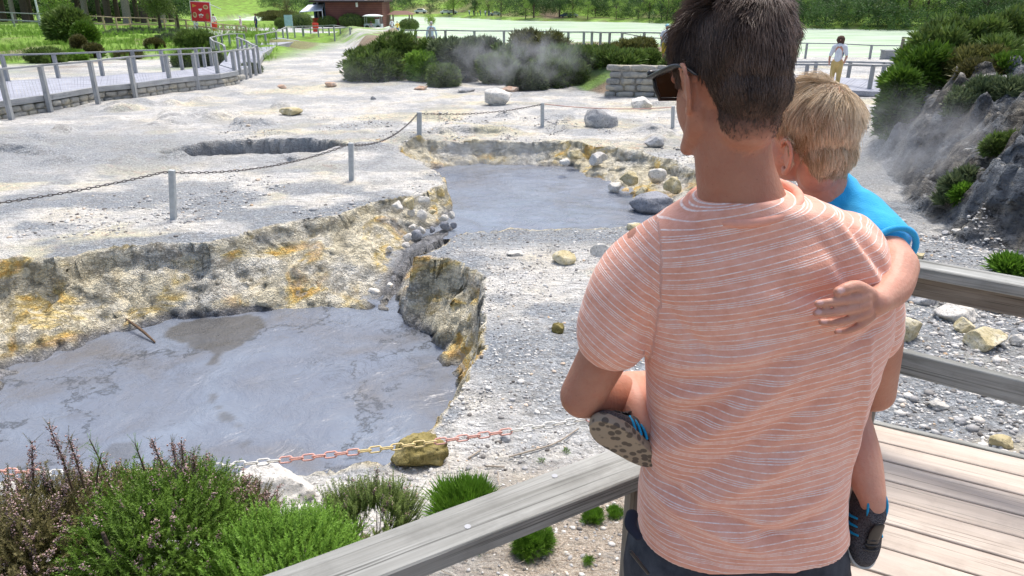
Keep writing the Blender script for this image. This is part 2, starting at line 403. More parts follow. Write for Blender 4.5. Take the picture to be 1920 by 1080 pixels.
fy = np.arange(3.4, 17.6, .036)
gy = np.array([-25, -15, -8, -4, -2, -1] + list(np.arange(0, 3.4, .12)) + list(fy) + grow(fy[-1], 420, .036, 1.022))
X, Y = np.meshgrid(gx, gy); sh = X.shape; X = X.ravel(); Y = Y.ravel()
Z = terrain(X, Y)
# slope and craggy sideways displacement on the faces of the pits
Zg = Z.reshape(sh); gyz, gxz = np.gradient(Zg, gy, gx); sl = np.sqrt(gxz ** 2 + gyz ** 2).ravel()
cl = ss(.45, 1.1, sl) * (Y < 19)
n1 = fbm(X * 7, Y * 7, 4, 101) - .5; n2 = fbm(X * 7 + 50, (Y + Z) * 7, 4, 111) - .5; n3 = fbm(X * 3 + 9, (Z * 4 + Y) * 3, 3, 131) - .5
VX = X + cl * (.10 * n1 + .08 * n3); VY = Y + cl * (.12 * n2 + .16 * n3); VZ = Z + cl * .07 * (fbm(X * 9, Y * 9, 3, 121) - .5)
dmid_out = 1.0
nearm = (Y < 19) & (X > -8) & (X < 9)
VZ = VZ + ss(13, 16, Y) * ss(34, 26, Y) * .07 * (fbm(X * 2.2, Y * 2.2, 4, 145) - .5) * (dmid_out)
VZ = VZ + nearm * .018 * (fbm(X * 8, Y * 8, 3, 141) - .5)
nx, ny = len(gx), len(gy)
I = np.arange(nx * ny).reshape(ny, nx)
TF = np.stack([I[:-1, :-1], I[:-1, 1:], I[1:, 1:], I[1:, :-1]], -1).reshape(-1, 4)
drim = -polysd(X, Y, RIM); inpit = (drim > -.05)
m_cliff = np.maximum(ss(.0, .10, drim + .10 * (fbm(X * 5, Y * 5, 3, 70) - .5)) * (Z > mudlevel(Y)), ss(.35, .8, sl) * ss(-.25, .0, drim))
m_wet = ss(.13, .02, Z - mudlevel(Y) + .12 * (fbm(X * 3, Y * 3, 3, 77) - .5)) * inpit
m_wet = m_wet * np.where(Y > 9.0, ss(.22, .05, np.minimum(polysd(X, Y, CHAN), polysd(X, Y, MUD2) - .05)), 1.0)
d3 = -polysd(X, Y, PIT3); m_wet = np.maximum(m_wet, ss(0, .1, d3) * .8)
bs = bank_side(X, Y)
m_grass = np.clip(ss(30, 36, Y) * ss(-10, -13, X) * ss(.35, .55, fbm(X * .22, Y * .3, 3, 201) + .25 * ss(38, 46, Y)) * (Y < shore_near(X)), 0, 1)
dm = polysd(X, Y, MID); m_grass = np.maximum(m_grass, ss(.3, -.3, dm) * ss(.38, .5, fbm(X * .6, Y * .6, 3, 202)) * .8)
dfar = Y - shore_far(X); m_grass = np.maximum(m_grass, ss(-.5, 1.0, dfar))
m_grey = ss(.44, .60, fbm(X * .9, Y * 1.3, 5, 211)) * (.95 - .45 * ss(11, 15, Y))
m_grey = np.maximum(m_grey, ss(.9, .1, linesd(X, Y, pz([(850, 436), (1000, 440), (1250, 445)], 0)) + .5 * (fbm(X * 2, Y * 2, 3, 5) - .5)))
m_grey = np.maximum(m_grey, ss(1.0, .3, linesd(X, Y, pz([(950, 640), (1100, 720)], 0)) + .7 * (fbm(X * 2, Y * 2, 3, 6) - .5)) * .8)
m_grey = np.maximum(m_grey, ss(3.0, 1.0, linesd(X, Y, pz([(-200, 300), (60, 275), (260, 285)], 0))) * .8)
m_grey = np.maximum(m_grey, ss(2.2, .2, np.abs(bs + 1.2)) * ss(17, 13, Y) * .9)
m_dark = ss(-.15, .35, bs) * ss(3.4, 2.0, bs + 1.2 * (fbm(X * 1.2, Y * 1.2, 4, 222) - .5)) * ss(15.5, 12.5, Y) * ss(.18, .5, sl + .4 * (fbm(X * 3, Y * 3, 3, 223) - .5))
m_dark = np.maximum(m_dark, ss(.6, -.2, np.abs(dm + .5) - .6) * ss(.40, .55, fbm(X * .8, Y * .8, 3, 230)) * (X > 0) * (Y < 30))
m_twig = ss(4.6, 3.9, Y + .5 * (fbm(X * 2, Y * 2, 3, 240) - .5)) * ss(-.6, .2, X)
m_warm = ss(.52, .68, fbm(X * .55 + 3, Y * .8, 4, 250)) * (Y < 32)
m_warm = np.maximum(m_warm, ss(1.2, 2.0, X) * ss(9, 6, Y) * ss(.46, .56, fbm(X * 1.3, Y * 1.3, 4, 251)))
m_path = ss(1.6, 1.1, linesd(X, Y, [tuple(aZ(a, b, -.1)[:2]) for a, b in [(380, 66), (430, 56), (500, 55), (620, 60)]])) + ss(3, 2, linesd(X, Y, [tuple(aZ(a, b, -.1)[:2]) for a, b in [(400, 50), (470, 54), (560, 52), (640, 50)]]))
m_path = np.clip(m_path, 0, 1) * (Y > 34)
q = NM('geothermal_ground', .9, .15)
A = q.sep(q.attr('ma', 'Color')); B = q.sep(q.attr('mb', 'Color')); C = q.sep(q.attr('mc', 'Color'))
o3 = q.co()
n_big = q.noise(.9, 5, .6, o3); n_mid = q.noise(5, 6, .65, o3); n_fine = q.noise(28, 5, .7, o3); n_tiny = q.noise(90, 3, .7, o3)
ground = q.ramp(n_big, [(.30, (.52, .52, .51)), (.45, (.68, .67, .64)), (.56, (.77, .735, .66)), (.72, (.68, .62, .49))])
ground = q.mix(q.math('MULTIPLY', B[1], .8), ground, q.ramp(n_mid, [(.35, (.62, .60, .42)), (.55, (.78, .71, .50)), (.64, (.74, .50, .32))]))
greyc = q.ramp(n_fine, [(.3, (.14, .155, .175)), (.5, (.29, .32, .35)), (.68, (.56, .58, .60))])
ground = q.mix(B[0], ground, greyc)
vs = q.N.new('ShaderNodeTexVoronoi'); vs.inputs['Scale'].default_value = 34; q.l(o3, vs.inputs[0])
stone = q.sep(vs.outputs['Color'])[0]; dist = vs.outputs['Distance']
st = q.ramp(stone, [(.0, .62), (.3, .82), (.7, 1.0), (1, 1.1)]); ground = q.mix(q.ramp(q.noise(1.3, 5, .7, o3), [(.38, .25), (.6, .95)]), ground, q.mix(1, ground, st, 'MULTIPLY'))
speck = q.ramp(n_fine, [(.40, 1), (.47, 0)]); ground = q.mix(q.math('MULTIPLY', speck, q.ramp(q.noise(2.1, 4, .7, o3), [(.42, .05), (.62, .7)])), ground, (.30, .285, .27))
ripple = q.ramp(q.noise(1, 6, .75, q.co('Object', (4, 14, 4)), .7), [(.40, 1), (.47, 0)]); ground = q.mix(q.math('MULTIPLY', ripple, .6), ground, (.30, .29, .27))
crk = q.vor(3.2, q.mix(.12, o3, q.noise(3, 4, .6, o3, out=1)), 'DISTANCE_TO_EDGE'); crm = q.math('MULTIPLY', q.ramp(crk, [(.0, .9), (.018, 0)]), q.ramp(q.noise(.8, 2, .5, o3), [(.5, 0), (.6, 1)]))
ground = q.mix(q.math('MULTIPLY', crm, .6), ground, (.16, .14, .12))
twig = q.ramp(q.noise(38, 5, .75, q.co('Object', (1, 2.2, 1)), 2.5), [(.34, (.13, .09, .07)), (.46, (.36, .29, .22)), (.56, (.58, .51, .42)), (.7, (.78, .74, .66))])
ground = q.mix(C[0], ground, twig)
fs_ = q.ramp(q.noise(2.4, 7, .72, q.co('Object', (1, 2, 1)), .6), [(.36, 1), (.46, 0)]); ground = q.mix(q.math('MULTIPLY', fs_, .55), ground, (.36, .35, .33))
fs2 = q.ramp(q.noise(9, 5, .7, q.co('Object', (1, 2.4, 1)), .8), [(.34, 1), (.42, 0)]); ground = q.mix(q.math('MULTIPLY', fs2, .6), ground, (.24, .225, .20))
# faces of the pits: ochre, cream and olive-grey earth
cv = q.co('Object', (1, 1, 1.9)); ca = q.noise(1.15, 7, .62, cv, .9); cb = q.noise(6, 6, .7, cv, .4); cc = q.noise(.9, 3, .6, cv)
cliff = q.ramp(ca, [(.30, (.44, .39, .27)), (.42, (.68, .62, .46)), (.50, (.74, .67, .50)), (.57, (.68, .54, .24)), (.62, (.76, .47, .13)), (.68, (.78, .64, .44))])
cliff = q.mix(q.ramp(cc, [(.45, 0), (.6, .85)]), cliff, q.ramp(cb, [(.3, (.40, .39, .35)), (.5, (.60, .59, .54)), (.68, (.76, .74, .68))]))
cliff = q.mix(q.ramp(cb, [(.30, .75), (.38, 0)]), cliff, (.14, .12, .085))
ck = q.vor(6.5, q.mix(.5, cv, q.noise(3.2, 6, .75, cv, out=1)), 'DISTANCE_TO_EDGE'); cliff = q.mix(q.math('MULTIPLY', q.ramp(ck, [(0, .8), (.03, 0)]), q.ramp(q.noise(2.4, 3, .6, cv), [(.46, 0), (.6, 1)])), cliff, (.12, .09, .06))
ground = q.mix(A[0], ground, cliff)
dk = q.ramp(n_mid, [(.32, (.06, .055, .05)), (.5, (.15, .14, .125)), (.62, (.27, .25, .21)), (.72, (.42, .37, .28))])
dk = q.mix(q.ramp(q.noise(.8, 4, .6, o3, .5), [(.45, 0), (.56, 1)]), dk, q.ramp(n_mid, [(.3, (.09, .10, .115)), (.5, (.19, .21, .235)), (.7, (.32, .34, .36))]))
dk = q.mix(q.ramp(cb, [(.36, .8), (.47, 0)]), dk, (.03, .028, .026)); dk = q.mix(q.ramp(q.noise(3.3, 6, .7, cv), [(.58, 0), (.68, .7)]), dk, (.46, .42, .34))
ground = q.mix(B[2], ground, dk)
ground = q.mix(A[1], ground, q.ramp(n_mid, [(.3, (.14, .14, .14)), (.7, (.32, .32, .33))]))
gr = q.ramp(q.noise(.7, 6, .75, o3), [(.35, (.16, .18, .05)), (.5, (.20, .34, .06)), (.62, (.28, .46, .08))])
gr = q.mix(q.ramp(n_fine, [(.3, .5), (.5, 0)]), gr, (.10, .14, .03))
ground = q.mix(A[2], ground, gr); ground = q.mix(C[1], ground, q.ramp(n_fine, [(.3, (.46, .46, .47)), (.7, (.62, .61, .6))]))
ground = q.mix(C[2], ground, q.ramp(n_fine, [(.35, (.14, .10, .07)), (.6, (.36, .28, .2))]))
q.col(ground)
hh = q.math('ADD', q.math('MULTIPLY', q.noise(1, 6, .75, q.co('Object', (4, 12, 4)), .7), .9), q.math('MULTIPLY', n_mid, 1.6))
hh = q.math('ADD', hh, q.math('ADD', q.math('MULTIPLY', n_fine, .55), q.math('MULTIPLY', n_tiny, .12)))
hh = q.math('ADD', hh, q.math('MULTIPLY', q.ramp(dist, [(0, 1), (.6, 0)]), .35))
hh = q.math('ADD', hh, q.math('MULTIPLY', q.ramp(ck, [(0, 0), (.08, 1)]), q.math('MULTIPLY', A[0], .35)))
hh = q.math('ADD', hh, q.math('MULTIPLY', q.math('MULTIPLY', cb, B[2]), 4.0))
q.bump(hh, .05, 1.0)
q.l(q.math('SUBTRACT', .92, q.math('MULTIPLY', A[1], .45)), q.b.inputs['Roughness'])
m_soil = ss(.15, -.25, dm) * ss(.55, .42, fbm(X * .6, Y * .6, 3, 202)) * (X > -9) * (Y < 60)
m_soil = np.maximum(m_soil, (X < -12) * ss(30, 36, Y) * ss(.55, .66, fbm(X * .3, Y * .3, 3, 209)) * .7 * (Y < 60))
m_soil = np.maximum(m_soil, ss(-.35, -.7, X) * ss(3.35, 2.9, Y))
for _px, _w in ((1030, 2.2), (1600, 3.0), (1710, 3.2)):
    _x = (_px - 960) / FPX * 125; m_soil = np.maximum(m_soil, ss(_w, _w * .5, np.abs(X - _x) + 1.5 * (fbm(X * .8, Y * .8, 3, 8) - .5)) * ss(2, 4, dfar) * ss(30, 10, dfar))
m_far_soil = ss(.66, .72, fbm(X * .06 + 3, Y * .09, 3, 300)) * ss(2, 5, dfar)
m_soil = np.maximum(m_soil, m_far_soil * .6)
gobj = add('ground', np.stack([VX, VY, VZ], 1), TF, q.m, smooth=True,
           attrs={'ma': np.stack([m_cliff, m_wet, m_grass], 1), 'mb': np.stack([m_grey * (1 - m_cliff), m_warm, m_dark], 1), 'mc': np.stack([m_twig, m_path, m_soil], 1)})
tag(gobj, 'pale sulphur-stained geothermal ground with pits', None, None, 'structure')
def gz(x, y): return float(terrain(np.array([x]), np.array([y]))[0])

# ---------------------------------------------------------------- mud pools and lake
def fill(name, poly, z, mat, label):
    me = bpy.data.meshes.new(name); me.from_pydata([(x, y, z) for x, y in poly], [], [tuple(range(len(poly)))]); me.update(); me.materials.append(mat)
    o = bpy.data.objects.new(name, me); link(o); return tag(o, label, None, None, 'structure')
q = NM('grey_mud', .32, .5); v = q.co(); n = q.noise(.55, 5, .6, v, 1.2); n2 = q.noise(2.2, 6, .7, v, 1.0)
base = q.ramp(n, [(.3, (.145, .142, .145)), (.5, (.16, .18, .22)), (.7, (.20, .235, .29))])
# thin dark cracks in the floating skin, and darker wet patches
wv = q.mix(.75, v, q.noise(.9, 7, .72, v, out=1)); ck = q.vor(1.1, wv, 'DISTANCE_TO_EDGE')
crm = q.math('MULTIPLY', q.ramp(ck, [(0, 1), (.02, 0)]), q.ramp(n2, [(.38, 0), (.47, 1)]))
crm = q.math('MULTIPLY', crm, q.attr('crk')); base = q.mix(q.math('MULTIPLY', crm, .9), base, (.05, .055, .06))
base = q.mix(q.math('MULTIPLY', q.attr('patch'), .8), base, (.085, .08, .07))
rd_ = q.noise(1.5, 7, .75, v, 1.6); rdm = q.math('MULTIPLY', q.ramp(rd_, [(.485, 0), (.5, 1), (.515, 0)]), q.ramp(q.noise(.7, 3, .6, v), [(.48, 0), (.6, 1)])); rdm = q.math('MULTIPLY', rdm, q.attr('crk')); base = q.mix(q.math('MULTIPLY', rdm, .85), base, (.05, .055, .062))
q.col(base); hb = q.math('ADD', q.noise(2.5, 5, .6, v, .8), q.math('MULTIPLY', q.noise(14, 3, .6, v), .12)); q.bump(hb, .05, .8)
q.l(q.ramp(n2, [(.3, .14), (.7, .40)]), q.b.inputs['Roughness'])
MUDM = q.m
def pool(name, box, z, step, label, patchf, amp):
    xs = np.arange(box[0], box[1], step); ys = np.arange(box[2], box[3], step); x, y = np.meshgrid(xs, ys); s0 = x.shape; x = x.ravel(); y = y.ravel()
    I = np.arange(len(x)).reshape(s0); F = np.stack([I[:-1, :-1], I[:-1, 1:], I[1:, 1:], I[1:, :-1]], -1).reshape(-1, 4)
    tz = terrain(x, y); keep = (tz[F] < z + .06).any(1); F = F[keep]
    used = np.unique(F); remap = np.zeros(len(x), int); remap[used] = np.arange(len(used)); F = remap[F]; x = x[used]; y = y[used]
    zz = z + amp * (fbm(x * 5, y * 9, 3, 401) - .5)
    o = add(name, np.stack([x, y, zz], 1), F, MUDM, smooth=True, attrs={'patch': patchf(x, y), 'crk': (amp < .02) + 0 * x}); return tag(o, label, None, None, 'structure')
P1 = pz([(300, 635), (330, 600), (450, 590), (520, 600), (480, 635), (430, 660), (410, 686), (385, 685), (388, 668), (345, 645)], -.85)
P2 = pz([(392, 735), (408, 735), (425, 770), (445, 790), (460, 800), (462, 815), (440, 805), (405, 770), (388, 752)], -.85)
P3 = pz([(452, 815), (480, 815), (470, 850), (440, 870), (450, 840)], -.85)
P4 = pz([(215, 840), (255, 828), (250, 860), (235, 880), (215, 868)], -.85)
def patch1(x, y):
    w_ = .34 * (fbm(x * 3.5, y * 3.5, 5, 410) - .5); f = 0
    for P, s_ in ((P1, 1.), (P2, .8), (P3, .6), (P4, .6)): f = np.maximum(f, ss(.03, -.03, polysd(x, y, P) + w_) * s_)
    return f
pool('mud_pool_surface', (-9, .2, 3.2, 10.2), -.85, .04, 'blue-grey mud of the large near pool', patch1, .012)
pool('mud_water_surface', (-3.4, 5, 10.98, 17.5), -.5, .05, 'rippled grey water of the farther steaming pool', lambda x, y: 0 * x, .035)
pool('mud_puddle_surface', (-9, -2, 14, 18.6), -.62, .1, 'dark floor of the small far pit', lambda x, y: 1 + 0 * x, .01)
q = NM('lake_water', .22, .5); n = q.noise(.12, 4, .6, q.co('Object', (1, 3, 1)))
q.col(q.ramp(n, [(.3, (.50, .68, .44)), (.5, (.66, .80, .62)), (.7, (.80, .88, .80))])); q.bump(q.noise(1.6, 4, .6, q.co('Object', (1, 2.5, 1))), .05, .5)
fill('lake_water', [(-400, 40), (400, 40), (400, 330), (-400, 330)], -1.0, q.m, 'milky pale green lake')

# ================================================================ PEOPLE (foreground)
def skinmat(name, c, scalp=(.03, .02, .015)):
    q = NM(name, .5, .35); n = q.noise(9, 5, .6, q.co()); n2 = q.noise(140, 3, .6, q.co())
    lo = tuple(x * y for x, y in zip(c, (.88, .78, .76))); hi = tuple(min(1, x * 1.12) for x in c)
    k = q.ramp(n, [(.3, lo), (.7, hi)]); k = q.mix(q.ramp(q.noise(55, 4, .7), [(.42, .0), (.7, .38)]), k, tuple(a * b for a, b in zip(c, (1.02, .72, .66)))); k = q.mix(q.ramp(q.noise(210, 2, .5), [(.66, 0), (.75, .35)]), k, tuple(x * .5 for x in c)); k = q.mix(q.math('MULTIPLY', q.attr('scalp'), .85), k, scalp)
    k = q.mix(q.attr('nail'), k, (.78, .52, .48))
    q.col(k); q.b.inputs['Subsurface Weight'].default_value = .12; q.b.inputs['Subsurface Radius'].default_value = (.02, .008, .004); q.b.inputs['Subsurface Scale'].default_value = .3
    q.bump(q.math('ADD', n2, q.math('MULTIPLY', q.noise(40, 3, .6), .8)), .0016, .7); return q.m
M['skin_man'] = skinmat('tanned_skin', (.42, .205, .135))
M['skin_child'] = skinmat('light_skin', (.55, .30, .215), (.36, .22, .12))
def hairmat(name, dark, light):
    q = NM(name, .42, .5); f = q.math('ADD', q.math('MULTIPLY', q.attr('rnd'), .7), q.math('MULTIPLY', q.attr('tip'), .35))
    q.col(q.ramp(f, [(.1, dark), (.95, light)])); return q.m
M['hair_man'] = hairmat('dark_brown_hair', (.030, .020, .016), (.20, .135, .10))
M['hair_child'] = hairmat('blond_hair', (.36, .225, .10), (.98, .82, .60))
def rotz(a):
    c, s = math.cos(a), math.sin(a); return np.array([[c, -s, 0], [s, c, 0], [0, 0, 1.]])
def rotx(a):
    c, s = math.cos(a), math.sin(a); return np.array([[1., 0, 0], [0, c, -s], [0, s, c]])
def roty(a):
    c, s = math.cos(a), math.sin(a); return np.array([[c, 0, s], [0, 1., 0], [-s, 0, c]])
def head_mb(mb, c, R, s=1.0, child=False, ears=True):
    ez = -.040 if child else -.026
    h = MB()
    if child:
        h.ell((0, -.008, .022), (.079, .092, .088)); h.ell((0, .035, -.045), (.058, .055, .058)); h.ell((0, .068, -.085), (.02, .016, .014)); h.ell((0, -.046, -.035), (.067, .048, .056)); h.ell((0, -.034, -.075), (.055, .043, .045))
        h.ell((.034, .06, -.04), (.024, .024, .024)); h.ell((-.034, .06, -.04), (.024, .024, .024))
    else:
        h.ell((0, -.012, .02), (.077, .098, .098)); h.ell((0, .035, -.045), (.060, .060, .075)); h.ell((0, .078, -.105), (.022, .018, .018)); h.ell((0, -.056, -.030), (.060, .044, .058)); h.ell((0, -.040, -.075), (.052, .040, .050))
        for sx in (-1, 1): h.limb([(sx * .060, .0, -.03), (sx * .056, .012, -.075), (sx * .03, .07, -.107)], [.014, .016, .014], 12)
    h.limb([(0, .088, .010), (0, .103, -.012), (0, .112, -.034)], [.007, .009, .012], 10)
    h.ell((.011, .098, -.038), (.008, .008, .007)); h.ell((-.011, .098, -.038), (.008, .008, .007))
    h.ell((0, .090, -.064), (.024, .010, .006)); h.ell((0, .088, -.074), (.020, .010, .006))
    for sx in (-1, 1):
        h.ell((sx * .031, .079, .004), (.016, .012, .010)); h.limb([(sx * .012, .089, .022), (sx * .035, .085, .026), (sx * .052, .07, .02)], [.006, .007, .006], 8)
    if ears:
        for sx in (-1, 1):
            E0 = np.array([sx * (.0745 if child else .076), -.004, ez])
            arc = [(.000, .016, .020), (.006, .010, .034), (.013, -.004, .038), (.019, -.018, .030), (.020, -.024, .010), (.016, -.019, -.010), (.009, -.008, -.026), (.002, .004, -.030), (-.004, .010, -.022)]
            pts = [E0 + np.array([sx * a, b, z]) for a, b, z in arc]
            h.limb(pts, [.0035, .0042, .0045, .0045, .0045, .0045, .0055, .006, .005], 10, sub=4)
            arc2 = [(.004, .002, .022), (.011, -.010, .016), (.011, -.014, -.002), (.004, -.006, -.016)]
            h.limb([E0 + np.array([sx * a, b, z]) for a, b, z in arc2], [.003, .0038, .004, .003], 8, sub=4)
            h.ell(E0 + np.array([sx * .004, -.004, .004]), (.006, .016, .026), rotz(sx * .6))
            h.ell(E0 + np.array([sx * .003, .010, -.004]), (.004, .004, .007))
    V = h.V() * s @ np.array(R).T + np.array(c); mb.raw(V, h.f)
def to_head(V, c, R, s=1.0): return (V - np.array(c)) @ np.array(R) / s
def strands(name, V, N, F, hl, keep, length, flowf, n, wid, mat, parent, K=6, lift=.35, noise_amp=.5, nscale=40, seed=5, fade=None):
    """hair as thin three-sided strands rooted on the skin"""
    rng = np.random.default_rng(seed)
    idx = np.where(keep)[0]
    if fade is not None: idx = idx[rng.uniform(size=len(idx)) < ss(fade[0], fade[1], hl[idx, 2]) ** .7 * .95 + .05]
    pick = rng.choice(idx, n); P = V[pick] + rng.normal(size=(n, 3)) * .0012; Nn = N[pick]; H = hl[pick] + rng.normal(size=(n, 3)) * .0012
    L = length(H) * rng.uniform(.75, 1.15, n); flow = flowf(H)
    cl = np.stack([fbm(H[:, 0] * nscale + 3 * k, H[:, 1] * nscale + H[:, 2] * nscale * .9, 2, seed + 7 * k) - .5 for k in range(3)], 1) * 2
    cl += np.stack([fbm(H[:, 2] * nscale * 1.3 + 5 * k, H[:, 0] * nscale * 1.2 - H[:, 1] * nscale, 2, seed + 70 + 7 * k) - .5 for k in range(3)], 1) * 1.4
    jit = rng.normal(size=(n, 3)) * .16
    amp = noise_amp(H)[:, None] if callable(noise_amp) else noise_amp
    li = lift(H)[:, None] if callable(lift) else lift
    ft = flow - (flow * Nn).sum(1, keepdims=True) * Nn; ft /= np.linalg.norm(ft, axis=1, keepdims=True) + 1e-6
    d = ft + Nn * li * 1.8 + (cl * amp + jit) ; d /= np.linalg.norm(d, axis=1, keepdims=True)
    pts = [P.copy()]
    for k in range(K):
        P = P + d * (L / K)[:, None]; pts.append(P.copy())
        d = d + ft * .22 - Nn * (li * .25 + (L / K / .085)[:, None]) + np.array([0, 0, -.05]); d /= np.linalg.norm(d, axis=1, keepdims=True)
    pts = np.stack(pts, 1)
    a = np.cross(d, Nn); a /= np.linalg.norm(a, axis=1, keepdims=True) + 1e-6; b = np.cross(a, d)
    W = wid * np.clip(L / .012, .45, 1)[:, None] * np.linspace(1, .25, K + 1)[None, :] * rng.uniform(.7, 1.3, n)[:, None]
    R3 = []
    for j in range(3):
        th = j * 2.0944; R3.append(pts + W[..., None] * (math.cos(th) * a[:, None] + math.sin(th) * b[:, None]))
    VV = np.stack(R3, 2).reshape(-1, 3)
    base = (np.arange(n) * (K + 1) * 3)[:, None, None]
    fs = np.array([(k * 3 + j, k * 3 + (j + 1) % 3, (k + 1) * 3 + (j + 1) % 3, (k + 1) * 3 + j) for k in range(K) for j in range(3)])
    FF = (fs[None] + base).reshape(-1, 4)
    lock = np.clip(.5 + 1.1 * (fbm(H[:, 0] * 55, H[:, 2] * 55 + H[:, 1] * 40, 2, seed + 3) - .5) + rng.normal(size=n) * .16, 0, 1)
    rnd = np.repeat(lock, (K + 1) * 3); tip = np.tile(np.repeat(np.linspace(0, 1, K + 1), 3), n)
    return add(name, VV, FF, mat, parent, True, {'rnd': rnd, 'tip': tip})

YM = 1.12
def m(px, py, dy=0.0): return aY(px, py, YM + dy)
man = empty('person', (.42, 1.12, 1.3), 'man in a salmon striped t-shirt and sunglasses holding the blond toddler, seen from behind', 'person')
HC = m(1364, 134, .0); HR = rotz(rad(24)) @ rotx(rad(-15))
b = MB(); head_mb(b, HC, HR, .965)
b.limb([m(1405, 440, -.01), m(1388, 372, -.012), m(1376, 310, -.014), m(1372, 225, -.012)], [.076, .065, .058, .057], 28)
b.limb([m(1345, 425), m(1240, 475)], [.045, .045], 16); b.limb([m(1450, 425), m(1580, 470)], [.045, .045], 16)
b.limb([m(1425, 480), m(1425, 700), m(1400, 900, 0)], [.10, .10, .10], 20)
# left arm (seen at the left) and right arm
EL = m(1092, 742, .0); b.limb([m(1215, 480), m(1165, 600, -.01), EL], [.052, .046, .040], 20)
b.limb([EL, m(1150, 742, .07), m(1300, 735, .20)], [.040, .041, .027], 20)
ER = m(1640, 735, .10); b.limb([m(1615, 500, .02), m(1640, 620, .05), ER], [.050, .047, .038], 20)
b.limb([ER, m(1590, 730, .2), m(1480, 700, .28)], [.038, .038, .026], 20)
def hand(mb, wrist, aim, side, s=1.0):
    """palm, four curled fingers and a thumb; aim is the finger direction, side the thumb side"""
    w_ = np.array(wrist, float); a = np.array(aim, float); a /= np.linalg.norm(a); t = np.array(side, float); t -= t.dot(a) * a; t /= np.linalg.norm(t); nrm = np.cross(a, t)
    kn = []
    for k, (o, l) in enumerate(((.030, .072), (.010, .075), (-.011, .072), (-.030, .066))):
        kp = w_ + (a * l * .95 + t * o) * s * 1.1; kn.append(kp); mb.limb([w_ + t * o * .5 * s, kp], [.017 * s, .012 * s], 10)
        f = (.070, .078, .073, .058)[k] * s
        mb.limb([kp, kp + a * f * .45 + nrm * .006, kp + a * f * .75 + nrm * .022 * s, kp + a * f * .85 + nrm * .038 * s], [.0095 * s, .009 * s, .008 * s, .007 * s], 10)
    mb.limb([w_ + t * .015 * s, w_ + (a * .035 + t * .045) * s, w_ + (a * .065 + t * .055) * s, w_ + (a * .085 + t * .048) * s + nrm * .01], [.016 * s, .012 * s, .0105 * s, .009 * s], 10)
hand(b, m(1300, 735, .20), (1, .25, 0), (0, -.1, 1)); hand(b, m(1480, 700, .28), (-1, .1, -.1), (0, 0, 1))
# legs down to the deck
hipz = 2.12
for sx in (-1, 1):
    b.limb([(.42 + sx * .09, 1.12, hipz), (.42 + sx * .10, 1.14, 1.78), (.42 + sx * .11, 1.12, 1.40)], [.088, .058, .040], 20)
    b.limb([(.42 + sx * .11, 1.10, 1.36), (.42 + sx * .12, 1.22, 1.33)], [.036, .03], 12)
V, N, F = remeshed(b, .0042, 5)
hl = to_head(V, HC, HR, .965)
def scalp_man(h):
    thr = np.interp(h[:, 1], [-.12, -.05, -.036, -.028, .0, .018, .03, .045, .06, .085, .12], [-.108, -.108, -.09, -.02, .024, .018, -.01, .0, .045, .075, .09]) + .022 * ss(.042, .066, np.abs(h[:, 0])) * (h[:, 1] < -.028) + .004 * (fbm(h[:, 0] * 90, h[:, 1] * 90, 2, 3) - .5)
    rr = ((h[:, 0] / .084) ** 2 + ((h[:, 1] + .012) / .105) ** 2 + (np.maximum(h[:, 2] - .02, 0) / .105) ** 2)
    return (h[:, 2] > thr) & (rr < 1.12) & (np.linalg.norm(h, axis=1) < .16)
sc_ = scalp_man(hl)
body = add('body', V, F, M['skin_man'], man, True, {'scalp': sc_ * ss(-.122, -.065, hl[:, 2]), 'nail': 0 * V[:, 0]})
strands('hair', V, N, F, hl, sc_, lambda h: np.interp(h[:, 2], [-.11, -.08, -.045, .0, .09], [.0025, .004, .009, .016, .034]) * (1 - .55 * ((np.abs(h[:, 1]) < .035) & (h[:, 2] < .05) & (np.abs(h[:, 0]) > .055))),
        lambda h: (np.stack([h[:, 0] * 1.5 - .01, h[:, 1] * .9 + .05, h[:, 2] * 0 - .02], 1) * ss(.04, .09, h[:, 2])[:, None] + np.stack([h[:, 0] * .3, -.02 - 0 * h[:, 0], -1 + 0 * h[:, 0]], 1) * ss(.09, .04, h[:, 2])[:, None]) @ HR.T,
        34000, .0007, M['hair_man'], man, 5, lambda h: np.interp(h[:, 2], [-.1, 0, .1], [.12, .18, .45]), lambda h: np.interp(h[:, 2], [-.1, -.02, .05, .1], [.25, .5, 1.1, 1.6]), 34, fade=(-.112, -.065))
# t-shirt: back panel, sleeves; stripes follow the cloth
RG = [(356, 1318, 1462, .074, -.008), (366, 1302, 1488, .080, -.006), (380, 1274, 1535, .086, -.004), (400, 1240, 1580, .090, 0), (425, 1206, 1622, .094, 0), (455, 1188, 1652, .104, 0), (500, 1184, 1662, .115, 0), (560, 1194, 1664, .122, 0), (620, 1206, 1658, .124, 0),
      (700, 1213, 1632, .120, 0), (780, 1215, 1606, .116, 0), (850, 1208, 1588, .114, -.005), (910, 1198, 1578, .118, -.005), (960, 1196, 1578, .124, -.005), (985, 1198, 1580, .127, -.005)]
def torso(RG, ex=2.35, n=64, grow_=0, tilt=0.0):
    out = []
    for py, L, R_, dh, dy in RG:
        a = m(L, py); c = m(R_, py); cx = (a[0] + c[0]) / 2; hw = (c[0] - a[0]) / 2 + grow_; z = (a[2] + c[2]) / 2; th = np.arange(n) * 2 * math.pi / n
        ct, st = np.cos(th), np.sin(th); x = cx + hw * np.sign(ct) * np.abs(ct) ** (2 / ex); y = YM + dy + (dh + grow_) * np.sign(st) * np.abs(st) ** (2 / ex)
        out.append(np.stack([x, y, z + tilt * (x - cx)], 1))
    return out
s = MB(); s.rings(torso(RG, tilt=.04))
s.limb([m(1262, 470), m(1190, 520, -.005), m(1153, 598, -.01), m(1150, 630, -.012)], [.066, .064, .061, .062], 24)
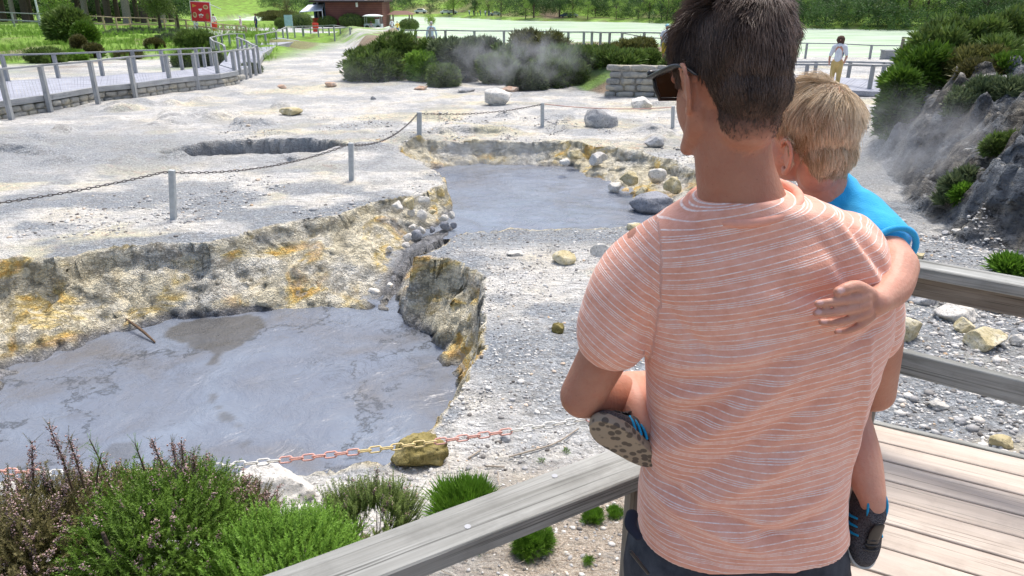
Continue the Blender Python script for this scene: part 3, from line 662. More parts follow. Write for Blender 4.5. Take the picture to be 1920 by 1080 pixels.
s.limb([m(1580, 470, .01), m(1618, 540, .03), m(1626, 620, .05)], [.066, .060, .060], 24)
V, N, F = remeshed(s, .0052, 4)
def seg_d(V, a, c):
    a = np.array([a[0], a[2]]); c = np.array([c[0], c[2]]); P = V[:, [0, 2]]; e = c - a; t = np.clip(((P - a) @ e) / (e @ e), 0, 1); return np.linalg.norm(P - a - t[:, None] * e, axis=1), t
back = ss(.2, -.2, N[:, 1])
FOLDS = [((1440, 520), (1640, 560), .016, -.010), ((1450, 560), (1610, 600), .014, .006), ((1560, 400), (1655, 560), .009, .007), ((1590, 400), (1665, 520), .008, -.008), ((1530, 440), (1625, 580), .010, -.005),
         ((1225, 560), (1330, 660), .012, -.006), ((1240, 690), (1440, 630), .014, .006), ((1235, 730), (1420, 660), .013, -.007), ((1222, 880), (1490, 660), .017, .010), ((1225, 835), (1450, 650), .014, -.009),
         ((1240, 925), (1560, 700), .018, -.010), ((1260, 950), (1540, 800), .018, .008), ((1225, 760), (1330, 720), .009, .006), ((1230, 800), (1330, 740), .009, -.006), ((1215, 930), (1420, 1000), .012, .009), ((1225, 905), (1480, 985), .012, -.010),
         ((1380, 960), (1570, 900), .014, .007), ((1390, 985), (1570, 940), .010, -.006), ((1300, 600), (1560, 480), .020, .005), ((1400, 840), (1585, 790), .014, -.005), ((1200, 960), (1330, 1030), .009, -.006), ((1560, 640), (1650, 600), .008, -.006),
         ((1185, 640), (1215, 590), .008, -.004), ((1300, 400), (1330, 470), .014, -.004), ((1620, 620), (1600, 900), .008, .006)]
dsp = np.zeros(len(V)); warp = np.zeros(len(V))
for p0, p1, wd, am in FOLDS:
    d, t = seg_d(V, m(*p0, -.08), m(*p1, -.08)); g = am * np.exp(-(d / wd) ** 2) * np.sin(math.pi * np.clip(t * .9 + .05, 0, 1)) ** .6; dsp += g * 1.25
dsp += .004 * (fbm(V[:, 0] * 14, V[:, 2] * 14, 3, 33) - .5) * 2 + .006 * (fbm((V[:, 0] + V[:, 2]) * 9, (V[:, 2] - V[:, 0]) * 4, 3, 34) - .5)
V2 = V + N * (dsp * back)[:, None]
# seam grooves where the sleeves are set in, and the neck rib
sdl, _ = seg_d(V, m(1215, 430, -.05), m(1225, 640, -.08)); V2 -= N * (.0025 * np.exp(-(sdl / .0035) ** 2) * back)[:, None]
z = V[:, 2]; x = V[:, 0]; zt = m(1400, 450)[2]; zb = m(1400, 980)[2]; u = np.clip((z - zb) / (zt - zb), 0, 1)
xl = x - m(1400, 600)[0]
sv = z - xl * np.interp(u, [0, .35, .7, 1], [-.05, .04, .20, .26]) + .013 * np.exp(-((x - .40) / .10) ** 2) * ss(.65, .2, u) * ss(0, .1, u) + dsp * back * .06
dl, tl = seg_d(V, m(1262, 455), m(1146, 650)); slv = (x < m(1214, 600)[0] + .012 * ss(zt - .02, zt - .2, z)) & (z > m(1150, 690)[2] - .02) & (N[:, 0] < .75) & (x < m(1216, 600)[0])
sv = np.where(slv, (z * .80 + x * .62) + .01, sv)
neckb = ss(m(1400, 372)[2], m(1400, 368)[2], z) * 0
q = NM('salmon_striped_knit', .85, .15); svn = q.attr('sv'); P_ = .036
fr = q.math('FRACT', q.math('DIVIDE', svn, P_))
def line(c, w_): return q.ramp(q.math('ABSOLUTE', q.math('SUBTRACT', fr, c)), [(w_ * .45, 1), (w_, 0)])
ln = line(.12, .030)
for c_, w_ in ((.42, .026), (.51, .022), (.60, .026), (.82, .030)): ln = q.math('MAXIMUM', ln, line(c_, w_))
ln = q.math('MULTIPLY', ln, q.ramp(q.noise(160, 2, .5, q.co('Object', (1, 1, .4))), [(.35, .45), (.6, 1)]))
mel = q.noise(60, 4, .7, q.co('Object', (.6, 1, 1.4))); big = q.noise(6, 3, .6, q.co())
c_ = q.ramp(q.math('ADD', q.math('MULTIPLY', mel, .6), q.math('MULTIPLY', big, .4)), [(.35, (.72, .325, .22)), (.5, (.80, .40, .29)), (.66, (.87, .50, .39))])
q.col(q.mix(q.math('MULTIPLY', ln, .95), c_, (.97, .86, .80)))
q.b.inputs['Sheen Weight'].default_value = .25
q.bump(q.math('ADD', q.math('MULTIPLY', ln, .5), q.noise(320, 2, .6, q.co())), .0012, .8)
shirt = add('t_shirt', V2, F, q.m, man, True, {'sv': sv})
# neck rib of the shirt
th = np.linspace(0, 2 * math.pi, 40)
cN = m(1395, 368); rib = MB(); pts = [(cN[0] - .004 + .083 * math.cos(t) * (1.0), YM - .008 + .080 * math.sin(t), cN[2] - .004 + .012 * math.cos(t) + .012 * math.sin(t)) for t in th]
rib.tube(pts, .0075, 8, cap=False); rb = rib.build('neck_rib', plain('salmon_rib_knit', (.78, .38, .28), .85, .1, 60), shirt, True)
# shorts
sh_ = MB(); RS = [(975, 1203, 1572, .108, 0), (990, 1196, 1575, .115, 0), (1020, 1180, 1584, .128, 0), (1080, 1172, 1584, .13, .005), (1130, 1172, 1584, .12, .01)]
sh_.rings(torso(RS, 2.5, 48))
for sx in (-1, 1): sh_.limb([(.425 + sx * .085, 1.125, 2.03), (.425 + sx * .10, 1.13, 1.95), (.425 + sx * .105, 1.13, 1.80)], [.098, .10, .095], 24)
V, N, F = remeshed(sh_, .008, 3); V = V + N * (.006 * (fbm(V[:, 0] * 12, V[:, 2] * 12 + V[:, 1] * 8, 3, 9) - .5) * 2)[:, None]
q = NM('dark_slate_cotton', .9, .15); q.col(q.ramp(q.noise(30, 4, .6), [(.3, (.032, .036, .045)), (.7, (.075, .082, .095))])); q.bump(q.noise(400, 2), .0008)
shorts = add('shorts', V, F, q.m, man, True)
pk = MB(); a0 = m(1183, 1035, -.115); a1 = m(1215, 1075, -.12); pk.limb([a0, a1], [.003, .003], 6); pk.build('pocket_seam', M['black'], shorts, True)
wb = MB(); wb.limb([m(1185, 965, -.06), m(1183, 985, -.08), m(1196, 1005, -.10)], [.011, .011, .008], 10, .5); wb.build('belt_loop', plain('navy_webbing', (.02, .022, .035), .8), shorts, True)
tg = MB(); tg.limb([m(1564, 1035, -.05), m(1572, 1048, -.05), m(1578, 1056, -.05)], [.003, .005, .004], 8); tg.build('drawstring_end', M['black'], shorts, True)
for sx in (-1, 1):
    k = MB(); k.limb([(.42 + sx * .11, 1.06, 1.345), (.42 + sx * .125, 1.18, 1.34), (.42 + sx * .135, 1.30, 1.325)], [.042, .045, .034], 16, .8); V, N, F = remeshed(k, .008, 2)
    V[:, 2] = np.maximum(V[:, 2], 1.302); add('shoe', V, F, M['black'], man, True)
# sunglasses
sg = MB()
def h2w(p): return HR @ (np.array(p) * .965) + HC
for sx in (-1, 1):
    sg.limb([h2w((sx * .071, .098, .011)), h2w((sx * .079, .050, .013)), h2w((sx * .083, .012, .014)), h2w((sx * .085, -.014, .006)), h2w((sx * .084, -.032, -.006))], [.0085, .0090, .0080, .0065, .004], 10, .42, up=(0, 0, 1))
    cx = sx * .034; o = [(-.030, .021), (.030, .021), (.031, -.004), (.022, -.023), (-.018, -.024), (-.028, -.008)]
    lp = [h2w((cx + sx * a, .113 - .012 * ((cx + sx * a) / .07) ** 2 - .004 * (bb < 0), -.001 + bb)) for a, bb in o]
    sg.tube(lp + [lp[0]], .0032, 8)
sg.limb([h2w((-.07, .101, .017)), h2w((-.03, .112, .020)), h2w((.03, .112, .020)), h2w((.07, .101, .017))], [.006, .005, .005, .006], 8)
glasses = sg.build('sunglasses', M['black'], man, True)
q = NM('smoked_lens', .06, .6); q.col((.05, .028, .014)); 
for sx in (-1, 1):
    cx = sx * .034; o = [(-.029, .020), (.029, .020), (.030, -.004), (.021, -.022), (-.017, -.023), (-.027, -.008)]
    L = [h2w((cx + sx * a, .113 - .012 * ((cx + sx * a) / .07) ** 2, -.001 + bb)) for a, bb in o]; L2 = [h2w((cx + sx * a, .1105 - .012 * ((cx + sx * a) / .07) ** 2, -.001 + bb)) for a, bb in o]
    n_ = len(o); lb = MB(); lb.raw(L + L2, [tuple(range(n_)), tuple(range(n_, 2 * n_))[::-1]] + [(i, (i + 1) % n_, n_ + (i + 1) % n_, n_ + i) for i in range(n_)]); lb.build('lens', q.m, glasses)

# ---------------------------------------------------------------- the toddler
kid = empty('person', (.55, 1.28, 1.3 + .95), 'blond toddler in a bright blue t-shirt held against the man, one hand on his back', 'person')
KC = aY(1519, 252, 1.30); KR = rotz(rad(33)) @ rotx(rad(-4)); KS = .84
b = MB(); head_mb(b, KC, KR, KS, True)
c_ = lambda px, py, Y: aY(px, py, Y)
b.limb([c_(1555, 400, 1.30), c_(1543, 350, 1.285), c_(1535, 300, 1.29)], [.046, .041, .043], 20)
b.limb([c_(1540, 430, 1.30), c_(1500, 560, 1.34), c_(1480, 700, 1.36)], [.07, .08, .08], 16)
b.limb([c_(1600, 420, 1.26), c_(1655, 465, 1.16), c_(1682, 500, 1.10)], [.034, .0335, .033], 18)
b.limb([c_(1682, 500, 1.10), c_(1672, 540, 1.05), c_(1644, 566, .998)], [.033, .029, .0205], 18)
WR = c_(1642, 566, 1.008)
b.limb([c_(1650, 564, 1.0), c_(1622, 574, .99)], [.0190, .0180], 14, .62, up=(0, 1, 0))
fing = [[(1622, 557, .993), (1592, 562, .984), (1560, 566, .980), (1533, 569, .986)], [(1622, 570, .991), (1594, 580, .982), (1560, 586, .978), (1530, 587, .985)],
        [(1625, 584, .992), (1600, 597, .984), (1568, 604, .981), (1541, 604, .987)], [(1630, 594, .996), (1610, 611, .988), (1590, 619, .986), (1569, 622, .991)]]
for f_, r_ in zip(fing, (.0065, .0067, .0065, .0058)): b.limb([c_(p[0], p[1], p[2] - .010) for p in f_], [r_ * 1.5, r_ * 1.05, r_ * .98, r_ * .85], 12)
b.limb([c_(1630, 552, .992), c_(1608, 537, .982), c_(1588, 540, .975), c_(1572, 547, .972)], [.012, .0092, .0088, .0078], 12)
# other hand resting on the man's chest, arms and legs round his waist
b.limb([c_(1470, 430, 1.30), c_(1400, 470, 1.36), c_(1380, 440, 1.30)], [.033, .030, .02], 14)
b.limb([c_(1440, 720, 1.36), c_(1300, 735, 1.34), c_(1178, 735, 1.22)], [.058, .052, .040], 18)
b.limb([c_(1178, 735, 1.22), c_(1192, 762, 1.17), c_(1212, 800, 1.12)], [.040, .034, .024], 18)
b.limb([c_(1520, 720, 1.34), c_(1580, 740, 1.30), c_(1592, 790, 1.20)], [.056, .050, .040], 18)
b.limb([c_(1592, 790, 1.20), c_(1612, 860, 1.15), c_(1632, 922, 1.11), c_(1637, 945, 1.10)], [.040, .039, .027, .0225], 18)
V, N, F = remeshed(b, .0024, 4)
hl = to_head(V, KC, KR, KS)
def scalp_kid(h):
    thr = np.interp(h[:, 1], [-.12, -.06, -.035, -.02, .0, .02, .05, .07, .09, .12], [-.086, -.086, -.066, -.035, .016, .010, .03, .05, .055, .06]) + .02 * (fbm(h[:, 0] * 60, h[:, 1] * 60 + h[:, 2] * 20, 2, 3) - .5) + .02 * ss(.03, .06, np.abs(h[:, 0])) * (h[:, 1] < -.03)
    rr = ((h[:, 0] / .086) ** 2 + ((h[:, 1] + .008) / .10) ** 2 + (np.maximum(h[:, 2] - .02, 0) / .1) ** 2)
    return (h[:, 2] > thr) & (rr < 1.12) & (np.linalg.norm(h, axis=1) < .16)
sk = scalp_kid(hl)
nail = np.zeros(len(V))
for f_, r_ in list(zip(fing, (.0068, .0070, .0068, .0060))) + [([(0, 0, 0), (0, 0, 0), (1588, 540, .985), (1572, 547, .982)], .0078)]:
    t_ = c_(f_[3][0], f_[3][1], f_[3][2] - .010); k_ = c_(f_[2][0], f_[2][1], f_[2][2] - .010); d_ = (t_ - k_) / np.linalg.norm(t_ - k_); ce = t_ - d_ * .001 + np.array([0, -r_ * .75, r_ * .55])
    nail = np.maximum(nail, ss(r_ * .75, r_ * .55, np.linalg.norm((V - ce) * np.array([1, 1, 1.2]), axis=1)))
add('body', V, F, M['skin_child'], kid, True, {'scalp': sk * 1.0, 'nail': nail * .7})
def kflow(h):
    wx, wy = .012, -.055
    t_ = ss(.05, .095, h[:, 2])[:, None]
    top = np.stack([(h[:, 0] - wx), (h[:, 1] - wy), -.02 + 0 * h[:, 0]], 1); top /= np.linalg.norm(top, axis=1, keepdims=True) + 1e-6
    side = np.stack([h[:, 0] * .2, h[:, 1] * .2 - .004, -.10 + 0 * h[:, 0]], 1); side /= np.linalg.norm(side, axis=1, keepdims=True) + 1e-6
    return (top * t_ + side * (1 - t_)) @ KR.T
strands('hair', V, N, F, hl, sk, lambda h: np.interp(h[:, 2], [-.09, -.07, -.03, .02, .06, .1], [.006, .013, .019, .026, .036, .042]) * (1 - .5 * ((h[:, 1] > -.045) & (h[:, 1] < .03) & (h[:, 2] < .04) & (np.abs(h[:, 0]) > .055))), kflow, 24000, .00062, M['hair_child'], kid, 7,
        lambda h: np.interp(h[:, 2], [-.08, 0, .07, .1], [.03, .05, .09, .17]), lambda h: np.interp(h[:, 2], [-.08, 0, .08, .1], [.3, .5, .8, 1.1]), 34, 15, fade=(-.092, -.06))
t_ = MB(); t_.limb([c_(1552, 378, 1.30), c_(1560, 420, 1.30), c_(1540, 520, 1.32), c_(1510, 640, 1.36)], [.062, .088, .098, .10], 24)
t_.limb([c_(1500, 440, 1.31), c_(1555, 395, 1.29), c_(1600, 402, 1.27), c_(1650, 448, 1.18)], [.050, .047, .050, .047], 20)
V, N, F = remeshed(t_, .005, 4); V = V + N * (.005 * (fbm(V[:, 0] * 16 + V[:, 1] * 10, V[:, 2] * 22, 3, 19) - .5) * 2)[:, None]
q = NM('bright_blue_jersey', .85, .15); q.col(q.ramp(q.noise(30, 3), [(.3, (.02, .33, .66)), (.7, (.04, .44, .80))])); q.bump(q.noise(350, 2), .0008); q.b.inputs['Sheen Weight'].default_value = .2
kt = add('t_shirt', V, F, q.m, kid, True)
rb = MB(); d0 = c_(1650, 448, 1.18) - c_(1600, 402, 1.27); d0 /= np.linalg.norm(d0); a_ = np.cross(d0, (0, 0, 1)); a_ /= np.linalg.norm(a_); b_ = np.cross(a_, d0); ce = c_(1650, 448, 1.18) + d0 * .037
rb.tube([ce + .0405 * (a_ * math.cos(t) + b_ * math.sin(t)) for t in np.linspace(0, 2 * math.pi, 30)], .0055, 8, cap=False); rb.build('sleeve_hem', q.m, kt, True)
sh_ = MB(); sh_.limb([c_(1500, 660, 1.36), c_(1480, 720, 1.36)], [.10, .10], 16); sh_.limb([c_(1460, 720, 1.36), c_(1330, 735, 1.35)], [.068, .066], 16); sh_.limb([c_(1520, 715, 1.35), c_(1560, 735, 1.32)], [.066, .062], 16)
V, N, F = remeshed(sh_, .008, 3); add('shorts', V, F, plain('navy_cotton', (.03, .04, .08), .9), kid, True)
def shoe(o, ydir, zdir, L=.150, wd=.062, flip=1):
    """child trainer: y towards the toe, z towards the ankle"""
    y = np.array(ydir, float); y /= np.linalg.norm(y); zz = np.array(zdir, float); zz -= zz.dot(y) * y; zz /= np.linalg.norm(zz); xx = np.cross(y, zz)
    R = np.stack([xx, y, zz], 1); W = lambda P: np.array(P) @ R.T + np.array(o)
    ts = np.linspace(-.5, .5, 15)
    half = lambda t: wd / 2 * (1 - abs((t + .0) * 2) ** 3.2 * .9) ** .5 * (.84 + .26 * ss(-.2, .3, t)) if abs(t) < .5 else wd * .08
    def outline(k=1.0, n=44):
        o_ = []
        for a in np.arange(n) * 2 * math.pi / n:
            c0, s0 = math.cos(a), math.sin(a); yy = s0 * L / 2; hw = wd / 2 * (.86 + .22 * ss(-.3, .5, s0)); o_.append((np.sign(c0) * abs(c0) ** .85 * hw * k, np.sign(s0) * abs(s0) ** .9 * L / 2 * (k * .5 + .5)))
        return o_
    root = MB(); O = outline(); up = []
    lev = [(0, 1.04), (.010, 1.10), (.018, 1.06)]
    rings_ = [W([(x_, y_, z_ + .004 * max(0, (y_ / L * 2) - .5) ** 2 * 4) for x_, y_ in outline(k)]) for z_, k in lev]
    sole = MB(); sole.rings(rings_)
    u = MB(); rr = []
    for z_, kx, y0, y1 in [(.014, .94, -.075, .074), (.024, .97, -.076, .074), (.034, .90, -.075, .066), (.042, .80, -.073, .045), (.050, .70, -.071, .020), (.060, .62, -.070, .002), (.072, .56, -.068, -.006)]:
        rr.append(W([(x_ * kx, (y_ / L + .5) * (y1 - y0) + y0, z_) for x_, y_ in O]))
    u.rings(rr)
    return R, W, sole, u
WAVE = NM('black_knit_upper', .85, .2); k_ = WAVE.vor(420, WAVE.co('Object', (1, 1, 1))); WAVE.col(WAVE.ramp(k_, [(.1, (.012, .012, .014)), (.6, (.09, .085, .09))])); WAVE.bump(k_, .001)
SOLE = plain('cream_rubber', (.62, .60, .54), .7, .1, 30)
SB = NM('worn_tan_rubber', .75, .2); k_ = SB.vor(75, SB.co('Object', (1, 1, 1))); SB.col(SB.mix(SB.ramp(k_, [(.40, 0), (.52, .9)]), (.12, .10, .08), (.36, .30, .22))); SB.bump(k_, .002, -1)
BLUE = plain('cyan_blue_trim', (.01, .30, .55), .6, .1)
# left-hand foot in the picture: its sole faces the camera
def build_shoe(o, yd, zd, solem, label, sc=1.0, stripes=True, byankle=True):
    R, W, sl_, u = shoe((0, 0, 0), yd, zd, L=.150 * sc, wd=.064 * sc); o = np.array(o) - (R @ np.array([0, -.038, .060]) if byankle else 0); R, W, sl_, u = shoe(o, yd, zd, L=.150 * sc, wd=.064 * sc)
    V, N, F = remeshed(u, .003, 2); up_ = add('shoe', V, F, WAVE.m, kid, True); up_['label'] = label
    sl_.build('sole', SOLE if solem is None else solem, up_, False)
    col_ = MB(); th = np.linspace(0, 2 * math.pi, 26)
    col_.tube([W((.0185 * math.cos(t), -.037 + .034 * math.sin(t), .067 + .004 * math.cos(t * 2) - .008 * math.sin(t))) for t in th], .0024, 8, cap=False); col_.build('collar', BLUE, up_, True)
    tgn = MB(); tgn.limb([W((0, .030, .047)), W((0, .008, .062)), W((0, -.003, .072))], [.012, .013, .011], 12, .3, up=R[:, 2]); tgn.build('tongue', M['black'], up_, True)
    if stripes:
        for sx in (-1, 1):
            for k in range(3):
                y0 = -.018 + k * .015; st = MB(); st.limb([W((sx * .0300, y0 - .006, .018)), W((sx * .0292, y0, .030)), W((sx * .0238, y0 + .004, .043))], [.0026, .0026, .0022], 8, 1.0); st.build('stripe', BLUE, up_, True)
    lc = MB()
    for k in range(4): lc.limb([W((-.013, .012 + .009 * k, .0565 - .004 * k)), W((0, .014 + .009 * k, .0600 - .0045 * k)), W((.013, .012 + .009 * k, .0565 - .004 * k))], [.0018, .002, .0018], 6)
    lc.build('laces', M['black'], up_, True)
    return R
A_ = c_(1639, 950, 1.095); build_shoe(A_, (-.06, -.55, -.83), (.10, -.80, .55), None, 'black trainer with cyan stripes hanging toe down')
build_shoe(c_(1170, 836, 1.075), (-.70, -.12, .62), (.25, .92, .32), SB.m, 'small trainer with its tan sole turned to the camera', .98, byankle=False)

# ================================================================ VIEWING DECK AND ITS RAILS
DZ = 1.3
e0 = aZ(1640, 795, DZ)[:2]; e1 = aZ(1920, 860, DZ)[:2]; pd = (e1 - e0) / np.linalg.norm(e1 - e0); pn = np.array([pd[1], -pd[0]])
if pn[1] > 0: pn = -pn
deck = empty('viewing_deck', (1.2, 1.2, DZ), 'bleached timber deck underfoot, its boards running off to the right', 'deck')
RT = 2.1
RA = aZ(600, 1080, RT); RB = aZ(1192, 858, RT); RC = aZ(1683, 486, RT); RD = aZ(1920, 528, RT)
ld = (RB - RA) / np.linalg.norm(RB - RA); RA2 = RA - ld * 1.6; rd = (RD - RC) / np.linalg.norm(RD - RC); RD2 = RD + rd * 1.8
dpoly = [tuple(RA2[:2]), tuple(RB[:2]), tuple(RC[:2] + (e0 - RC[:2]).dot(-pn) * -pn), tuple((e1 + pd * 1.8)), (3.6, -1.4), (-1.4, -1.4)]
def clip_seg(p, d, poly):
    ts = []
    for k in range(len(poly)):
        a = np.array(poly[k]); c = np.array(poly[(k + 1) % len(poly)]); e = c - a; den = d[0] * e[1] - d[1] * e[0]
        if abs(den) < 1e-9: continue
        r = a - p; t = (r[0] * e[1] - r[1] * e[0]) / den; u_ = (r[0] * d[1] - r[1] * d[0]) / den
        if 0 <= u_ < 1: ts.append(t)
    ts.sort(); return ts
bw = .142
for k in range(26):
    o = e0 + pn * (bw * (k + .5)); ts = clip_seg(o, pd, dpoly)
    for a, c in zip(ts[0::2], ts[1::2]):
        if c - a > .1:
            p0 = o + pd * a; p1 = o + pd * c
            beam('deck_board', (p0[0], p0[1], DZ - .018 + random.uniform(-.0015, .0015)), (p1[0], p1[1], DZ - .018), bw - .009, .036, M['wood_deck'], deck)
for t_ in (.2, 1.1, 2.0, 2.9):
    o = e0 + pd * t_; beam('joist', (*(o + pn * .02), DZ - .10), (*(o + pn * 3.3), DZ - .10), .06, .12, M['wood_dark'], deck)
fas = e0 - pn * .022; beam('fascia_board', (*(fas - pd * .1), DZ - .08), (*(e1 - pn * .022 + pd * 1.8), DZ - .08), .03, .16, M['wood_old'], deck)
for x_, y_ in ((.4, 1.3), (1.4, 2.4), (2.4, 2.2), (-.4, .8), (.3, -.6), (1.8, .4)): 
    beam('deck_post', (x_, y_, gz(x_, y_) - .2), (x_, y_, DZ - .16), .1, .1, M['wood_dark'], deck)
rail = empty('deck_railing', (RB[0], RB[1], 1.0), 'weathered grey timber railing running round the front of the viewing deck', 'railing')
def v3(p, z): return (float(p[0]), float(p[1]), float(z))
beam('top_rail', v3(RA2, RT - .022), v3(RB - ld * .002, RT - .022), .115, .044, M['wood_old'], rail, .0008)
mid_d = (RC - RB) / np.linalg.norm(RC - RB)
beam('top_rail', v3(RB + mid_d * .06, RT - .025), v3(RC - mid_d * .05, RT - .025), .11, .044, M['wood_old'], rail)
beam('top_rail', v3(RC, RT - .022), v3(RD2, RT - .022), .115, .044, M['wood_old'], rail, .0008)
for a, c in ((RA2, RB), (RB + mid_d * .05, RC - mid_d * .05)): beam('middle_rail', v3(a, 1.68), v3(c, 1.68), .04, .10, M['wood_old'], rail)
dd = np.array([-rd[1], rd[0]]); dd = dd if dd[1] > 0 else -dd
beam('under_rail', v3(RC + np.array([*dd, 0]) * .01, RT - .092), v3(RD2 + np.array([*dd, 0]) * .01, RT - .092), .04, .093, M['wood_dark'], rail)
MR0 = aZ(1676, 652, 1.73); MR1 = aZ(1920, 712, 1.73); mr = (MR1 - MR0) / np.linalg.norm(MR1 - MR0)
beam('middle_rail', v3(MR0, 1.68), v3(MR1 + mr * 1.8, 1.68), .045, .10, M['wood_old'], rail)
beam('post', v3(RC + np.array([.0, .03, 0]), 1.0), v3(RC + np.array([.0, .03, 0]), RT - .048), .085, .085, M['wood_dark'], rail)
for P in (RB + np.array([.03, .0, 0]), RA2 + ld * .3, RD2 - rd * .2): beam('post', v3(P, .9), v3(P, RT - .048), .085, .085, M['wood_dark'], rail)
for px_, py_ in ((877, 988), (1040, 893)):
    P = aZ(px_, py_, RT); b = MB(); b.tube([(P[0], P[1], RT - .004), (P[0], P[1], RT + .0015)], .007, 10); b.build('bolt_head', M['steel'], rail)

# ================================================================ CHAINS AND POSTS
def post(px, pyb, pyt, wpx, label, mat, Zb=None, grp='posts carrying the chain across the pale ground', tilt=0):
    p = aZ(px, pyb, 0)
    for _ in range(6): p = aZ(px, pyb, gz(p[0], p[1]))
    top = aY(px, pyt, p[1]); wd = px2m(wpx, p); o = beam('barrier_post', (p[0], p[1], p[2] - .2), (top[0], top[1], top[2]), wd, wd, mat); tag(o, label, 'post', grp)
    return np.array([p[0], p[1], top[2]])
def catenary(a, c, sag, n):
    a = np.array(a); c = np.array(c); return [a + (c - a) * t - np.array([0, 0, sag * 4 * t * (1 - t)]) for t in np.linspace(0, 1, n)]
LINKM = {'link_white': plain('white_plastic', (.74, .72, .66), .45, .06), 'link_red': plain('faded_red_plastic', (.72, .40, .33), .6, .12), 'link_yellow': plain('yellowed_plastic', (.72, .58, .28), .45, .08)}
def link_mesh(Lk, W, r, mat, name):
    b = MB(); th = np.linspace(0, 2 * math.pi, 19); P = [((Lk / 2 - W / 2) * np.sign(math.cos(t)) * (abs(math.cos(t)) > .01) + W / 2 * math.cos(t), W / 2 * math.sin(t), 0) for t in th]
    b.tube(P, r, 8, cap=False); V = b.V(); me = bpy.data.meshes.new(name); me.from_pydata([tuple(v) for v in V], [], b.f); me.update(); me.materials.append(mat); me.polygons.foreach_set('use_smooth', np.ones(len(me.polygons), bool)); return me
CH = [aY(-230, 862, 3.55), aY(372, 878, 3.55), aY(1330, 745, 3.9)]
chain = empty('barrier_chain', CH[1], 'red, white and yellow plastic chain strung in front of the near mud pool', 'chain')
lm = {k: link_mesh(.076, .036, .0052, v, k) for k, v in LINKM.items()}
pitch = .0655; cnt = 0
for a, c, sg_ in ((CH[0], CH[1], .06), (CH[1], CH[2], .045)):
    P = catenary(a, c, sg_, 400); d = np.concatenate([[0], np.cumsum([np.linalg.norm(P[i + 1] - P[i]) for i in range(399)])]); P = np.array(P)
    for s_ in np.arange(pitch / 2, d[-1], pitch):
        i = int(np.searchsorted(d, s_)); i = min(max(i, 1), 398); p = Vector(P[i]); x = Vector(P[i + 1] - P[i - 1]).normalized()
        y = Vector((0, 0, 1)).cross(x).normalized(); z = x.cross(y); an = rad(38 if cnt % 2 else -48); y2 = y * math.cos(an) + z * math.sin(an); z2 = x.cross(y2)
        seg = (cnt // 7) % 4; nm = ('link_white', 'link_red', 'link_yellow' if p.x > -1.0 else 'link_white', 'link_red')[seg]
        o = bpy.data.objects.new('link', lm[nm]); o.matrix_basis = Matrix(((x.x, y2.x, z2.x, p.x), (x.y, y2.y, z2.y, p.y), (x.z, y2.z, z2.z, p.z), (0, 0, 0, 1))); link(o, chain); cnt += 1
p = CH[1]; o = beam('barrier_post', (p[0] + .01, p[1] + .03, gz(p[0], p[1]) - .2), (p[0] + .01, p[1] + .03, p[2] + .01), .035, .035, M['wood_far']); tag(o, 'short grey post behind the heather, holding the red and white chain', 'post', 'posts of the red and white chain')
p = CH[2]; o = beam('barrier_post', (p[0], p[1] + .03, gz(p[0], p[1]) - .2), (p[0], p[1] + .03, p[2] + .01), .035, .035, M['wood_far']); tag(o, 'grey post behind the man, holding the red and white chain', 'post', 'posts of the red and white chain')
LP = plain('pale_grey_post', (.46, .48, .48), .7, .12, 20)
T1 = post(322, 411, 319, 10, 'leaning pale post left of the rim, nearest of the chain posts on the flat', LP)
T2 = post(658, 338, 268, 9, 'upright pale post on the tongue of ground between the two pools', LP)
T3 = post(786, 263, 210, 8.5, 'pale post just behind the left end of the steaming pool', LP)
T4 = post(1017, 238, 193, 7, 'slightly tilted pale post beyond the steaming pool, left of the grey boulder', LP)
DC = plain('rusted_iron_chain', (.10, .09, .085), .6, .3)
def small_chain(a, c, sag, label, lk=.075):
    a = np.array(a); c = np.array(c); L = np.linalg.norm(c - a); n = max(4, int(L / (lk * .8))); P = catenary(a, c, sag, n * 2 + 1); b = MB()
    for k in range(n):
        p0, p1 = P[2 * k], P[2 * k + 2]; x = (p1 - p0) / np.linalg.norm(p1 - p0); y = np.cross((0, 0, 1), x); y /= np.linalg.norm(y); z = np.cross(x, y); y2 = y if k % 2 else z; mid = (p0 + p1) / 2; h_ = lk / 2
        b.tube([mid + x * (h_ * math.cos(t)) + y2 * (.36 * h_ * math.sin(t)) for t in np.linspace(0, 2 * math.pi, 11)], .0065, 5, cap=False)
    tag(b.build('iron_chain', DC, None, True), label, 'chain', 'thin iron chains between the pale posts')
T0 = aY(-120, 395, T1[1] - 2.2); small_chain(T0, T1 - [0, 0, .03], .05, 'thin dark chain running left from the leaning pale post')
o = beam('barrier_post', (T0[0], T0[1], gz(T0[0], T0[1]) - .2), tuple(T0 + [0, 0, .03]), .07, .07, LP); tag(o, 'pale post beyond the left edge at the far end of the dark chain', 'post', 'posts carrying the chain across the pale ground')
small_chain(T1 - [0, 0, .03], T2 - [0, 0, .03], .16, 'thin dark chain hanging across the pale tongue of ground')
small_chain(T2 - [0, 0, .03], T3 - [0, 0, .03], .22, 'sagging dark chain at the corner of the steaming pool', .09)
small_chain(T3 - [0, 0, .03], T4 - [0, 0, .03], .10, 'faint dark chain behind the steaming pool', .10)
T5 = post(1262, 240, 199, 6, 'thin pale post behind the man at the far chain', LP)
rc = MB(); Pc = catenary(T4 - [0, 0, .02], T5 - [0, 0, .02], .08, 40); rc.tube(Pc, .012, 6); tag(rc.build('faded_chain', plain('faded_pink_plastic', (.62, .38, .32), .6), None, True), 'faded pink barrier line in front of the pale boulders', 'chain')

